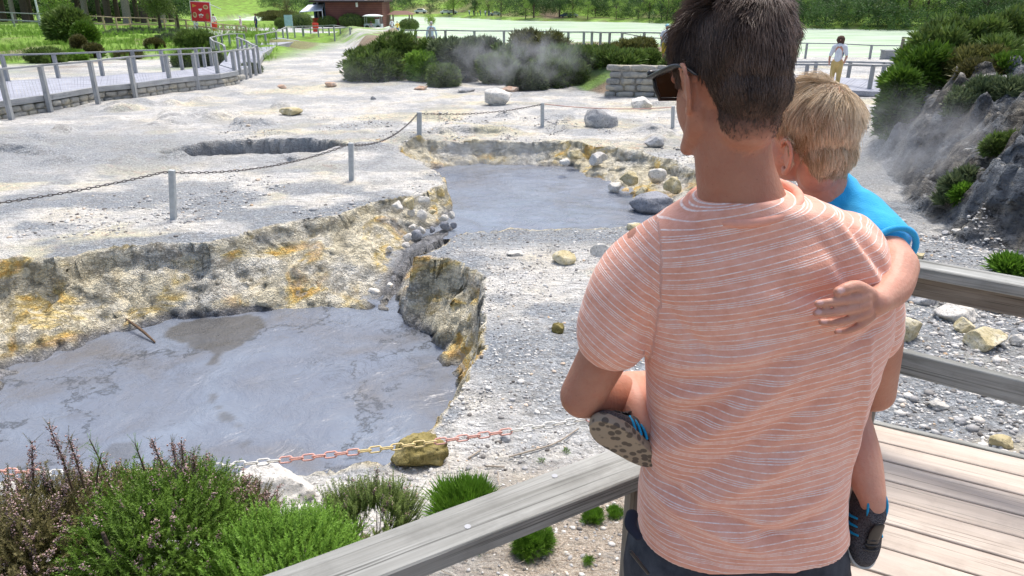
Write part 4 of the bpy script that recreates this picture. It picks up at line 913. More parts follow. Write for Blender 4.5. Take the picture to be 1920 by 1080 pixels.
# ================================================================ ROCKS
def rockmat(name, cs, rough=.9, sc=5):
    q = NM(name, rough, .2); v = q.co(rnd=True); n = q.noise(sc, 6, .65, v, .5); n2 = q.noise(sc * 6, 4, .7, v)
    c = q.ramp(n, [(.3, cs[0]), (.5, cs[1]), (.68, cs[2])]); c = q.mix(q.ramp(n2, [(.33, .7), (.47, 0)]), c, tuple(x * .35 for x in cs[0])); q.col(c)
    q.bump(q.math('ADD', n, q.math('MULTIPLY', n2, .4)), .03); return q.m
RM = {'pale': rockmat('pale_rock', [(.46, .44, .40), (.70, .67, .61), (.80, .76, .67)]), 'grey': rockmat('grey_rock', [(.25, .25, .25), (.44, .44, .44), (.68, .66, .62)]),
      'ochre': rockmat('ochre_rock', [(.36, .30, .16), (.58, .50, .30), (.70, .66, .54)]), 'moss': rockmat('mossy_tuff', [(.10, .085, .025), (.27, .22, .08), (.40, .34, .16)], sc=7),
      'orange': rockmat('orange_rock', [(.42, .26, .17), (.60, .40, .28), (.68, .58, .48)]), 'wet': rockmat('mud_coated_rock', [(.18, .185, .2), (.27, .28, .31), (.34, .35, .38)], .5)}
_ico = {}
def ico(nsub):
    if nsub in _ico: return _ico[nsub]
    import bmesh
    bm = bmesh.new(); bmesh.ops.create_icosphere(bm, subdivisions=nsub, radius=1); V = np.array([v.co[:] for v in bm.verts]); F = np.array([[v.index for v in f.verts] for f in bm.faces]); bm.free()
    _ico[nsub] = (V, F); return V, F
def rock(c, r, mat, label, seed, sub=4, cuts=12, cat='rock', grp=None, name='rock', rough=.12, rz=0):
    rng = np.random.default_rng(seed); V, F = ico(sub); V = V.copy()
    for _ in range(cuts):
        n = rng.normal(size=3); n /= np.linalg.norm(n); d = rng.uniform(.55, .9); k = V @ n; V -= np.outer(np.maximum(k - d, 0), n)
    no = fbm(V[:, 0] * 2 + seed, V[:, 1] * 2 + V[:, 2] * 2, 4, seed) - .5; no2 = fbm(V[:, 2] * 5 + seed, V[:, 0] * 5 - V[:, 1] * 4, 3, seed + 4) - .5
    V = V * (1 + rough * 2 * no + rough * no2)[:, None]; V = V * np.array(r); V = V @ rotz(rz or rng.uniform(0, 6)).T if rz == 0 else V @ rotz(rz).T
    o = add(name, V, F, mat, None, True); o.location = tuple(c); return tag(o, label, cat, grp)
def grock(px, py, wpx, hpx, mat, label, seed, Z=None, sink=.52, **k):
    """a rock whose middle is seen at px,py"""
    p = aZ(px, py + hpx * .35, 0)
    for _ in range(5): p = aZ(px, py + hpx * .35, gz(p[0], p[1]) if Z is None else Z)
    rx = px2m(wpx / 2, p); rz_ = px2m(hpx / 2, p) * 1.15
    return rock((p[0], p[1] + rx * .2, p[2] + rz_ * (1 - sink)), (rx * 1.05, rx * .8, rz_ * 1.1), RM[mat], label, seed, rz=.01, **k)
grock(1128, 222, 64, 42, 'grey', 'grey and cream boulder just right of the tilted pale post', 3)
grock(1200, 195, 46, 26, 'pale', 'white rounded boulder in front of the dry stone wall', 4)
grock(930, 186, 64, 32, 'pale', 'large pale boulder in the haze behind the steaming pool', 5)
grock(955, 168, 36, 14, 'orange', 'low brown rock behind the large pale boulder', 6)
grock(1225, 268, 40, 22, 'grey', 'blue-grey block by the far right rim of the steaming pool', 7)
grock(620, 159, 22, 13, 'orange', 'small orange rock in the middle of the pale flat', 8)
grock(528, 163, 17, 9, 'orange', 'small orange rock nearer the boardwalk', 9)
grock(545, 210, 46, 16, 'ochre', 'low yellowish lump on the pale flat', 10)
grock(788, 165, 26, 10, 'orange', 'flat salmon rock below the middle shrubs', 11)
grock(875, 170, 34, 8, 'grey', 'long flat grey slab below the middle shrubs', 12)
grock(700, 184, 10, 9, 'grey', 'tiny grey stone alone on the pale flat', 13)
grock(1060, 484, 46, 26, 'ochre', 'yellow-stained stone on the gravel left of the two', 14, sub=4)
grock(1128, 470, 40, 26, 'pale', 'cream pointed stone beside the man\'s shoulder', 15)
grock(1195, 424, 50, 14, 'ochre', 'ochre slab at the near shore of the steaming pool', 16)
grock(968, 476, 36, 7, 'pale', 'thin flat flake lying on the grey gravel', 17)
grock(1047, 615, 26, 22, 'moss', 'dark olive pebble on the white crust', 18)
grock(1222, 380, 74, 34, 'wet', 'smooth grey mud-coated boulder at the right shore of the steaming pool', 19, Z=-.45, sink=.5, cuts=5)
grock(1268, 400, 34, 20, 'wet', 'smaller mud-coated boulder by the man\'s shoulder', 20, Z=-.42, sink=.5, cuts=5)
grock(788, 845, 100, 66, 'moss', 'mossy brown tuff boulder at the near edge of the mud pool', 21, sink=.6, sub=5, cuts=7, rough=.18)
grock(505, 918, 150, 74, 'pale', 'broad whitish boulder behind the heather at the pool edge', 22, sink=.55, sub=5)
grock(560, 975, 110, 46, 'pale', 'low white boulder between the heather and the bright green shrub', 23, sink=.5, sub=5)
grock(265, 900, 60, 44, 'pale', 'white stone showing through the heather', 24, sink=.4)
grock(20, 930, 80, 50, 'pale', 'white stone at the left edge beside the heather', 25, sink=.5)
grock(950, 822, 24, 14, 'grey', 'flat blue-grey stone on the gravel beyond the chain', 26)
for i, (px, py, w_, h_, mt, z) in enumerate([(745, 392, 26, 22, 'pale', -.16), (768, 384, 24, 20, 'ochre', -.12), (795, 378, 22, 18, 'pale', -.12), (790, 408, 22, 20, 'pale', -.3), (772, 400, 18, 16, 'pale', -.26), (832, 412, 20, 14, 'pale', -.36),
        (847, 405, 14, 12, 'pale', -.34), (835, 426, 22, 16, 'wet', -.46), (850, 424, 14, 12, 'wet', -.46), (775, 428, 18, 12, 'pale', -.42), (790, 434, 18, 13, 'pale', -.45), (782, 444, 22, 18, 'wet', -.5), (810, 432, 12, 12, 'wet', -.45), (764, 447, 18, 14, 'pale', -.5), (762, 462, 18, 12, 'pale', -.56), (812, 398, 14, 10, 'ochre', -.2), (730, 468, 12, 10, 'pale', -.55), (700, 548, 24, 12, 'pale', -.7), (730, 536, 14, 10, 'pale', -.66)]):
    grock(px, py, w_, h_, mt, 'stone in the broken bank beside the channel', 40 + i, Z=z, sink=.15, cat='stone', grp='stones in the broken bank at the channel', name='stone', sub=3)
for i, (px, py, w_, h_, mt) in enumerate([(1735, 553, 76, 40, 'grey'), (1795, 586, 86, 36, 'pale'), (1810, 612, 40, 28, 'ochre'), (1838, 618, 34, 22, 'grey'), (1700, 620, 60, 46, 'ochre'), (1855, 575, 60, 22, 'pale'), (1850, 640, 78, 36, 'ochre'), (1722, 480, 30, 12, 'ochre'), (1795, 434, 20, 10, 'pale'), (1775, 437, 16, 9, 'grey'),
        (1890, 715, 40, 22, 'pale'), (1760, 760, 36, 14, 'pale'), (1880, 830, 44, 20, 'ochre'), (1740, 690, 30, 14, 'ochre'), (1800, 790, 26, 12, 'grey'), (1905, 640, 34, 22, 'pale')]):
    grock(px, py, w_, h_, mt, ('blue-grey', 'pale', 'yellowish', 'grey', 'cream')[i % 5] + ' stone in the rubble right of the deck', 70 + i, sink=.4, cat='stone', grp='larger stones in the rubble beyond the right railing', name='stone')
grock(1690, 210, 40, 11, 'pale', 'long grey log-like slab below the rubble slope', 90, sink=.1)
grock(1683, 199, 34, 18, 'ochre', 'sandy boulder at the foot of the rubble slope', 91)
for i, (px, py, w_, h_, mt) in enumerate([(1180, 335, 60, 34, 'ochre'), (1230, 330, 50, 34, 'pale'), (1262, 350, 46, 36, 'grey'), (1120, 300, 50, 30, 'pale'), (1155, 352, 40, 24, 'pale'), (1205, 362, 36, 24, 'ochre'), (1080, 292, 46, 26, 'grey'), (1290, 330, 40, 30, 'pale'), (1280, 372, 30, 20, 'grey'), (1060, 306, 30, 18, 'pale')]):
    grock(px, py, w_ * .75, h_ * .75, 'ochre' if mt == 'grey' else mt, 'rough block in the far bank of the steaming pool', 100 + i, Z=-.28 - .2 * (py > 320) * (h_ < 30), sink=.3, cat='rock', grp='blocks in the right bank of the steaming pool', name='rock')
# loose gravel, one mass
def gravel(name, n, region, size, mat, seed, label, dens=None):
    rng = np.random.default_rng(seed); x = rng.uniform(region[0], region[1], n * 3); y = rng.uniform(region[2], region[3], n * 3)
    d = fbm(x * 1.3, y * 1.3, 4, seed) if dens is None else dens(x, y); k = (rng.uniform(0, 1, n * 3) < d) & (polysd(x, y, RIM) > .03); x = x[k][:n]; y = y[k][:n]
    V, F = ico(1); V = V * (1 + .25 * (rng.uniform(size=(len(V), 1)) - .5)); s = size * rng.lognormal(0, .5, len(x)); z = terrain(x, y)
    th = rng.uniform(0, 6.28, len(x)); R = np.zeros((len(x), 3, 3)); R[:, 0, 0] = np.cos(th); R[:, 0, 1] = -np.sin(th); R[:, 1, 0] = np.sin(th); R[:, 1, 1] = np.cos(th); R[:, 2, 2] = 1
    sc3 = np.stack([s, s * rng.uniform(.55, .9, len(x)), s * rng.uniform(.35, .6, len(x))], 1)
    VV, FF = scatter(V, F, np.stack([x, y, z + s * .12], 1), R, sc3)
    o = add(name, VV, FF, mat, attrs={'rnd': np.repeat(rng.uniform(0, 1, len(x)), len(V))}); return tag(o, label, 'gravel', None, 'stuff')
q = NM('loose_gravel', .9, .2); q.col(q.mix(q.ramp(q.noise(60, 3), [(.4, .3), (.6, 0)]), q.ramp(q.attr('rnd'), [(0, (.12, .11, .10)), (.2, (.32, .31, .30)), (.45, (.52, .52, .52)), (.7, (.74, .71, .65)), (.9, (.84, .82, .77)), (1, (.62, .44, .28))]), (.2, .18, .15)))
GM = q.m
gravel('gravel', 12000, (-4.5, 4.2, 1.6, 5.4), .0095, GM, 501, 'white and grey gravel near the deck', lambda x, y: .25 + 1.0 * (fbm(x * 1.6, y * 1.6, 3, 12) - .25))
gravel('gravel', 7000, (-1.4, 3.2, 5.0, 11.5), .009, GM, 502, 'grey grit on the tongue between pools and man')
gravel('rubble', 16000, (1.8, 6.2, 2.6, 9.5), .013, GM, 503, 'loose rubble beyond the right railing')
gravel('rubble', 9000, (4.0, 9.5, 9.5, 17), .022, GM, 504, 'pale rubble on the slope at the right', lambda x, y: np.maximum(ss(2.0, 3.0, bank_side(x, y)), ss(.1, -.3, bank_side(x, y)) * .4) * .9 * ss(.36, .5, fbm(x * .5, y * .5, 3, 505)))
gravel('gravel', 7000, (-7, 4, 9.5, 20), .015, GM, 506, 'scattered grit on the pale flat', lambda x, y: ss(.45, .65, fbm(x * .8, y * .8, 4, 507)))
# stick lying in the mud, twigs
sk_ = MB(); sk_.limb([aZ(240, 612, -.83) + [0, 0, .10], aZ(268, 627, -.83) + [0, 0, .05], aZ(290, 641, -.83)], [.014, .018, .012], 8); tag(sk_.build('stick', M['twig'], None, True), 'short dark stick poking out of the mud at the left bank', 'stick')
tw = MB(); rng = np.random.default_rng(66)
for _ in range(900):
    x_ = rng.uniform(-.9, 1.6); y_ = rng.uniform(1.9, 4.3)
    if rng.uniform() > .25 + 1.2 * (y_ < 3.6): continue
    z_ = gz(x_, y_) + .006; a = rng.uniform(0, 3.14); L = rng.uniform(.02, .09); d_ = np.array([math.cos(a), math.sin(a), rng.uniform(-.1, .25)]) * L; p = np.array([x_, y_, z_])
    tw.tube([p, p + d_ * .5 + rng.normal(size=3) * .004, p + d_], rng.uniform(.0012, .003), 4, cap=False)
tag(tw.build('leaf_litter', plain('bleached_twigs', (.50, .42, .33), .9, .5, 3), None), 'bleached twigs and leaf litter on the ground under the left rail', 'litter', None, 'stuff')
for pl, lab in ((((955, 848), (985, 838), (1040, 818), (1085, 790)), 'long crooked bare twig on the gravel beyond the chain'), (((912, 866), (945, 868)), 'short bleached stick on the gravel'), (((878, 850), (900, 836)), 'thin bleached twig near the mossy boulder')):
    b = MB(); b.limb([np.array([*aZ(x_, y_, .1)[:2], gz(*aZ(x_, y_, .1)[:2]) + .015]) for x_, y_ in pl], [.006] * len(pl), 6); tag(b.build('twig', plain('grey_twig', (.36, .31, .25), .9), None, True), lab, 'twig')

# ================================================================ PLANTS
def tmpl_sprig(nw=15, per=3, nl=.11, seed=1):
    rng = np.random.default_rng(seed); V = []; F = []; tip = []
    def tri(a, b_, c_, t):
        k = len(V); V.extend([a, b_, c_]); F.append((k, k + 1, k + 2)); tip.extend([t, t, min(1, t + .2)])
    for j in range(2):
        an = j * 1.57; d = np.array([math.cos(an), math.sin(an), 0]) * .011; tri(-d, d, np.array([0, 0, 1.]), .1)
    for i in range(nw):
        z = .12 + .86 * i / (nw - 1)
        for j in range(per):
            an = rng.uniform(0, 6.28); o = np.array([math.cos(an), math.sin(an), 0]); L = nl * rng.uniform(.7, 1.2) * (1.15 - .55 * z); d = o * .8 + np.array([0, 0, rng.uniform(.5, 1.0)]); d /= np.linalg.norm(d)
            s_ = np.cross(d, (0, 0, 1.)); s_ /= np.linalg.norm(s_); p = np.array([0, 0, z]); tri(p - s_ * .016, p + s_ * .016, p + d * L, z)
    return np.array(V), np.array(F), np.array(tip)
def tmpl_spray(n=14, wd=.09, seed=2, spread=.6):
    rng = np.random.default_rng(seed); V = []; F = []; tip = []
    for i in range(n):
        an = rng.uniform(0, 6.28); el = rng.uniform(.0, spread); d = np.array([math.cos(an) * math.sin(el * 1.5), math.sin(an) * math.sin(el * 1.5), math.cos(el * 1.5)]); L = rng.uniform(.55, 1)
        s_ = np.cross(d, rng.normal(size=3)); s_ /= np.linalg.norm(s_); p = d * rng.uniform(0, .5); k = len(V)
        V += [p, p + d * L * .5 + s_ * wd, p + d * L, p + d * L * .5 - s_ * wd]; F.append((k, k + 1, k + 2, k + 3)); t = rng.uniform(); tip += [t * .3, t * .5, t, t * .5]
    return np.array(V), np.array(F), np.array(tip)
def tmpl_leaves(n=9, seed=3, sz=.42):
    rng = np.random.default_rng(seed); V = []; F = []; tip = []
    for i in range(n):
        p = rng.normal(size=3) * .42; d = rng.normal(size=3) + np.array([0, 0, .3]); d /= np.linalg.norm(d); s_ = np.cross(d, rng.normal(size=3)); s_ /= np.linalg.norm(s_); k = len(V); L = sz * rng.uniform(.7, 1.3)
        V += [p, p + d * L * .5 + s_ * L * .32, p + d * L, p + d * L * .5 - s_ * L * .32]; F.append((k, k + 1, k + 2, k + 3)); t = rng.uniform(); tip += [t] * 4
    return np.array(V), np.array(F), np.array(tip)
SPRIG = tmpl_sprig(15, 3, .15); SPRIG2 = tmpl_sprig(11, 3, .17, 5); GRASSY = tmpl_spray(12, .028, 6, .35); SPRAY = tmpl_spray(); SPRAYF = tmpl_spray(9, .13, 8, .8); LEAVES = tmpl_leaves()
def shell(c, r, n, rng, inner=.55, low=-.25):
    d = rng.normal(size=(n * 3, 3)); d /= np.linalg.norm(d, axis=1, keepdims=True); d = d[d[:, 2] > low][:n]; rr = rng.uniform(inner, 1, len(d))[:, None] ** .6
    return np.array(c) + d * rr * np.array(r), d * (1 / np.array(r)) * min(r)
def foliage(name, lumps, n, T, size, mat, parent, seed, upb=.7, inner=.5, wob=.35, tipk=1.0, low=-.25, gap=.25):
    rng = np.random.default_rng(seed); P = []; D = []; tot = sum(l[1][0] * l[1][2] for l in lumps)
    for c, r in lumps:
        p, d = shell(c, r, int(n * r[0] * r[2] / tot) + 3, rng, inner, low); P.append(p); D.append(d)
    P = np.vstack(P); D = np.vstack(D); s_ = 1.8 / (lumps[0][1][0] + .05)
    k = fbm(P[:, 0] * s_ + seed, P[:, 1] * s_ + P[:, 2] * s_ * 1.3, 3, seed) > gap * 1.1 + .08; P = P[k]; D = D[k]
    D = D + np.array([0, 0, upb]) + rng.normal(size=D.shape) * wob; s = size * rng.uniform(.6, 1.3, len(P))
    V, F = scatter(T[0], T[1], P, frames(D, rng), s); nT = len(T[0])
    cl = np.clip(.5 + 1.3 * (fbm(P[:, 0] * s_ * 2, P[:, 2] * s_ * 2 + P[:, 1], 2, seed + 1) - .5) + rng.normal(size=len(P)) * .2, 0, 1)
    return add(name, V, F, mat, parent, attrs={'rnd': np.repeat(cl, nT), 'tip': np.tile(T[2] * tipk, len(P))}), P, D, s
def stems(parent, base, lumps, n, r, mat, seed, name='stem'):
    rng = np.random.default_rng(seed); b = MB()
    for _ in range(n):
        c, rr = lumps[rng.integers(len(lumps))]; e = np.array(c) + rng.normal(size=3) * np.array(rr) * .35; p0 = np.array(base) + np.array([rng.normal() * rr[0] * .15, rng.normal() * rr[1] * .15, -.03]); mid = (p0 + e) / 2 + rng.normal(size=3) * rr[2] * .12
        b.tube([p0, mid, e], [r, r * .7, r * .3], 5)
    return b.build(name, mat, parent)
def shrub(label, lumps, n, T, size, mat, seed, cat='shrub', grp=None, name='shrub', flowers=0, stem_r=None, skirt=False, **k):
    if skirt:
        ex = []
        for c, r in lumps:
            zb_ = gz(c[0], c[1] - r[1] * .3)
            if c[2] - r[2] > zb_ - r[2] * .3: ex.append((np.array([c[0] + r[0] * .15, c[1] - r[1] * .2, (zb_ + c[2]) / 2]), (r[0] * .92, r[1] * .9, max((c[2] - zb_) / 2 + .08, r[2] * .5))))
        lumps = lumps + ex; n = int(n * 1.5); k['low'] = -.9
    c0 = np.mean([c for c, r in lumps], 0); zb = gz(c0[0], c0[1]); zb = min(zb, min(c[2] - r[2] * .3 for c, r in lumps)); root = empty(name, (c0[0], c0[1], zb), label, cat, grp)
    o, P, D, s = foliage('foliage', lumps, n, T, size, mat, root, seed, **k)
    stems(root, (c0[0], c0[1], zb), lumps, 7, stem_r or max(.006, lumps[0][1][0] * .02), M['twig'], seed)
    if flowers:
        rng = np.random.default_rng(seed + 5); idx = rng.choice(len(P), flowers); V, F = ico(0) if False else (np.array([(1, 0, -.3), (-.5, .87, -.3), (-.5, -.87, -.3), (0, 0, 1.)]), np.array([(0, 2, 1), (0, 1, 3), (1, 2, 3), (2, 0, 3)]))
        PP = []; 
        Dn = D / np.linalg.norm(D, axis=1, keepdims=True)
        for i in idx:
            L = s[i]
            for t in rng.uniform(.35, 1.0, 26): PP.append(P[i] + Dn[i] * L * t + rng.normal(size=3) * L * .045)
        PP = np.array(PP); VV, FF = scatter(V, F, PP, frames(rng.normal(size=PP.shape), rng), rng.uniform(.0035, .0065, len(PP)))
        add('flowers', VV, FF, M['flower'], root, attrs={'rnd': np.repeat(rng.uniform(0, 1, len(PP)), 4), 'tip': np.zeros(len(VV))})
    return root
def pc(px, py, Y, wpx, hpx, dpt=None):
    c = aY(px, py, Y); rx = px2m(wpx / 2, c); rz = px2m(hpx / 2, c); return (c, (rx, dpt or rx * .8, rz))
# heather and heaths in front of the chain
shrub('brown-green heather thick with pale pink flowers at the left edge', [pc(60, 1080, 2.35, 330, 300, .40), pc(175, 1010, 2.6, 220, 170, .3), pc(30, 990, 2.6, 140, 110, .2)], 5600, SPRIG, .125, M['heath_brown'], 601, cat='heather', name='heather_bush', flowers=700, gap=.2, upb=.4, wob=.5)
shrub('dark green heather in the middle of the foreground, flower spikes on top', [pc(310, 1075, 2.35, 330, 300, .38), pc(340, 995, 2.6, 200, 170, .3), pc(250, 985, 2.65, 150, 130, .25)], 6000, SPRIG, .12, M['heath'], 602, cat='heather', name='heather_bush', flowers=240, gap=.2, upb=.35, wob=.55)
shrub('thin heather with faded flowers beside the bright green heath', [pc(435, 1000, 2.6, 130, 120, .22)], 900, SPRIG, .10, M['heath_brown'], 603, cat='heather', name='heather_bush', flowers=170, gap=.3)
shrub('bright lime-green heath at the bottom left of the timber rail', [pc(520, 1112, 2.25, 290, 220, .3), pc(590, 1062, 2.5, 140, 120, .2)], 3400, SPRIG, .12, M['lime'], 604, cat='heath', name='heath_bush', upb=1.0, gap=.15, wob=.4)
shrub('mid-green upright heath with pale tips between the boulder and the rail', [pc(690, 1010, 2.75, 150, 170, .2), pc(655, 1000, 2.8, 110, 130, .16), pc(730, 985, 2.8, 100, 120, .14)], 2000, SPRIG, .105, M['mid'], 605, cat='heath', name='heath_bush', upb=1.5, gap=.25, flowers=60)
def tall(label, pts, seed, mat, fl=True):
    base = aY(*pts[0]); root = empty('heather_spike', base, label, 'heather', 'tall heather shoots rising over the chain'); b = MB(); P = [aY(*p) for p in pts]; b.limb(P, [.004] * (len(P) - 1) + [.002], 6); b.build('stem', M['twig'], root)
    rng = np.random.default_rng(seed); n = 30; P = np.array(P); t = rng.uniform(.25, 1, n) * (len(P) - 1); i = np.minimum(t.astype(int), len(P) - 2); Q = P[i] + (P[i + 1] - P[i]) * (t - i)[:, None]; D = rng.normal(size=(n, 3)) + np.array([0, 0, 1.3])
    V, F = scatter(SPRIG2[0], SPRIG2[1], Q, frames(D, rng), rng.uniform(.03, .06, n)); add('foliage', V, F, mat, root, attrs={'rnd': np.repeat(rng.uniform(0, 1, n), len(SPRIG2[0])), 'tip': np.tile(SPRIG2[2], n)})
    if fl:
        T = (np.array([(1, 0, -.3), (-.5, .87, -.3), (-.5, -.87, -.3), (0, 0, 1.)]), np.array([(0, 2, 1), (0, 1, 3), (1, 2, 3), (2, 0, 3)])); n = 160; t = rng.uniform(.35, .98, n) * (len(P) - 1); i = np.minimum(t.astype(int), len(P) - 2); Q = P[i] + (P[i + 1] - P[i]) * (t - i)[:, None] + rng.normal(size=(n, 3)) * .009
        V, F = scatter(*T, Q, frames(rng.normal(size=Q.shape), rng), rng.uniform(.003, .006, n)); add('flowers', V, F, M['flower'], root, attrs={'rnd': np.repeat(rng.uniform(0, 1, n), 4), 'tip': np.zeros(len(V))})
for k, (pts, lab, fl) in enumerate([([(140, 930, 2.5), (120, 870, 2.5), (92, 798, 2.5)], 'tallest flowering shoot at the left, curved at its tip', True), ([(165, 940, 2.5), (148, 880, 2.5), (128, 820, 2.5)], 'second flowering shoot from the left', True), ([(215, 940, 2.55), (195, 880, 2.55), (168, 824, 2.55)], 'shoot with a fresh green tuft on top', False),
        ([(70, 960, 2.5), (62, 890, 2.5), (60, 830, 2.5)], 'thin green shoot nearest the left edge', True), ([(285, 940, 2.6), (270, 880, 2.6), (253, 832, 2.6)], 'shoot with a small green head over the chain', False), ([(318, 940, 2.6), (305, 880, 2.6), (286, 826, 2.6)], 'pale flower spike left of the dense pink group', True),
        ([(340, 940, 2.6), (332, 880, 2.6), (322, 832, 2.6)], 'pink flower spike in the middle group', True), ([(352, 940, 2.6), (345, 880, 2.6), (340, 826, 2.6)], 'tall straight flower spike right of the middle group', True), ([(372, 950, 2.6), (366, 900, 2.6), (362, 850, 2.6)], 'short flower spike beside the chain post', True), ([(200, 950, 2.5), (182, 905, 2.5), (190, 850, 2.5)], 'green shoot in front of the chain', False)]):
    tall(lab, pts, 620 + k, M['heath_brown'] if fl else M['lime'], fl)
b = MB(); b.limb([aY(235, 1130, 2.15), aY(222, 1070, 2.15), aY(205, 1030, 2.17), aY(193, 1000, 2.18)], [.011, .010, .009, .007], 8); tag(b.build('dead_branch', M['bark'], None, True), 'bare broken branch standing up in the foreground heather', 'branch')
def tuft(px, py, wpx, hpx, label, seed, mat='lime', T=GRASSY, n=500, **k):
    p = aZ(px, py + hpx / 2, 0); 
    for _ in range(5): p = aZ(px, py + hpx / 2, gz(p[0], p[1]))
    r = px2m(wpx / 2, p); h = px2m(hpx / 2, p) * .8
    rg = np.random.default_rng(seed); LL_ = [((p[0], p[1] + r * .3, p[2] + h * .3), (r * .68, r * .7, h * .85))] + [((p[0] + math.cos(a) * r * .5, p[1] + r * .3 + math.sin(a) * r * .45, p[2] + h * rg.uniform(.1, .4)), (r * rg.uniform(.25, .45), r * .4, h * rg.uniform(.5, 1.0))) for a in rg.uniform(0, 6.28, 5)]
    return shrub(label, LL_, n, T, r * k.pop('sz', .5), M[mat], seed, cat='heath tuft', name='heath_tuft', gap=.2, inner=.2, low=-.1, **k)
tuft(862, 940, 130, 78, 'bright green spiky tuft just beyond the timber rail', 641, n=1100, upb=1.2)
tuft(1000, 1000, 82, 82, 'round cushion of dark green heath under the rail', 642, n=1500, upb=.5, sz=.32)
tuft(1112, 962, 46, 36, 'small green tuft, left one of the pair near the rail post', 643, n=400, upb=1)
tuft(1155, 958, 36, 26, 'small green tuft, right one of the pair near the rail post', 644, n=300, upb=1)
tuft(1105, 1048, 24, 24, 'single little green sprout low beside the rail post', 645, n=160, upb=1)
tuft(900, 1012, 60, 30, 'green tuft half hidden under the rail', 646, n=400, upb=1)
tuft(1015, 860, 14, 14, 'tiny green sprout among the gravel beyond the chain', 647, n=60)
tuft(1062, 842, 16, 14, 'tiny green sprout on the gravel near the elbow', 648, n=60)
tuft(1080, 940, 24, 18, 'yellowish sprout near the twin tufts', 649, 'olive', n=90)
def shrubs_px(L, n, T, size, seed0, grp, cat='shrub', **k):
    for i, (lab, mt, lumps) in enumerate(L):
        LL_ = []
        for l in lumps:
            c, r = pc(*l); rg = np.random.default_rng(seed0 + i); LL_.append((c, tuple(x * .78 for x in r)))
            for _ in range(6): an = rg.uniform(0, 6.28); LL_.append((c + np.array([math.cos(an) * r[0] * .62, math.sin(an) * r[1] * .5, rg.uniform(-.35, .45) * r[2]]), tuple(x * rg.uniform(.32, .5) for x in r)))
        if size <= .15: LL_ = [(np.array([c[0], c[1], gz(c[0], c[1]) + r[2] * .45]), r) for c, r in LL_]
        shrub(lab, LL_, n, T, size, M[mt], seed0 + i, cat=cat, grp=grp, gap=.12, skirt=size > .15, **k)
shrubs_px([('broad dark green shrub at the left end of the lakeside hedge', 'mid', [(700, 114, 29, 110, 50), (672, 128, 28.5, 70, 28)]), ('tall dense shrub in front of the first rail posts', 'mid', [(735, 88, 30, 90, 57), (780, 98, 30, 80, 43)]), ('fresh green grassy clump left of the steam', 'grass', [(790, 114, 28.6, 50, 24)]),
           ('olive heath with brown top behind the green clump', 'grey_green', [(850, 98, 29, 90, 50)]), ('grey-green heath in the thin steam', 'grey_green', [(905, 94, 30, 80, 43)]), ('blue-green bushes half veiled by steam', 'mid', [(935, 121, 28, 70, 36), (960, 106, 29, 70, 43)]),
           ('tallest olive-brown heath standing against the lake', 'olive', [(1010, 88, 29.5, 110, 53), (985, 81, 30, 60, 43)]), ('dark heath low on the bank above the bare soil', 'mid', [(1045, 124, 27, 100, 28), (1060, 106, 28, 90, 33)]), ('bright green bush over the corner of the stone wall', 'mid', [(1160, 112, 27, 90, 25), (1110, 106, 28, 90, 31)]),
           ('olive heath right of the fence posts by the lake', 'olive', [(1185, 91, 29, 90, 21)]), ('small round bush at the end of the hedge', 'mid', [(1212, 111, 27.5, 36, 17)]), ('low dark bush beside the path behind the man', 'mid', [(1258, 126, 26.5, 26, 17)]), ('low grey bush in the steam at the foot of the bank', 'grey_green', [(985, 144, 26, 60, 17)]), ('dark tuft low on the bank', 'mid', [(830, 138, 27, 50, 12)])],
          900, SPRAY, .24, 700, 'shrubs on the bank between the flat and the lake')
shrubs_px([('large dark shrub at the crest of the right bank', 'mid', [(1810, 80, 15.5, 170, 100), (1760, 95, 15, 120, 80)]), ('dark shrub reaching the top right corner', 'mid', [(1900, 70, 15.5, 120, 110), (1870, 110, 14.5, 120, 80)]), ('mid-green shrub spreading left over the boardwalk end', 'heath', [(1735, 125, 14.5, 130, 70), (1690, 155, 14, 70, 44)]),
           ('olive shrub with browned twigs in the middle of the hedge', 'olive', [(1820, 130, 14, 110, 60)]), ('bright heath at the right edge of the hedge', 'heath', [(1905, 150, 13.3, 90, 80)]), ('pink-brown flowering heath below the hedge', 'heath_brown', [(1838, 150, 13.3, 54, 40)])],
          1500, SPRAY, .20, 740, 'shrubs along the top of the right bank')
shrubs_px([('grey smoke-dulled heath below the hedge', 'grey_green', [(1850, 195, 12.3, 90, 40), (1800, 200, 12.3, 60, 22)]), ('second grey heath nearer the right edge', 'grey_green', [(1895, 200, 12, 70, 44)]), ('lime sprig beside the grey heaths', 'lime', [(1893, 175, 12.3, 40, 24)]), ('dark heath on the pale shelf at the right', 'mid', [(1895, 258, 10.4, 46, 42)]),
           ('small heath left of the one on the pale shelf', 'mid', [(1868, 262, 10.4, 30, 36)]), ('grey cushion plant on the crag face', 'grey_green', [(1808, 300, 10.2, 60, 28)]), ('small lime plant on the crag', 'lime', [(1821, 291, 10.0, 18, 12)]), ('low lime heath at the foot of the grey bank, right edge', 'lime', [(1898, 475, 7.6, 50, 28)])],
          420, SPRAY, .13, 760, 'small heaths on the right bank')
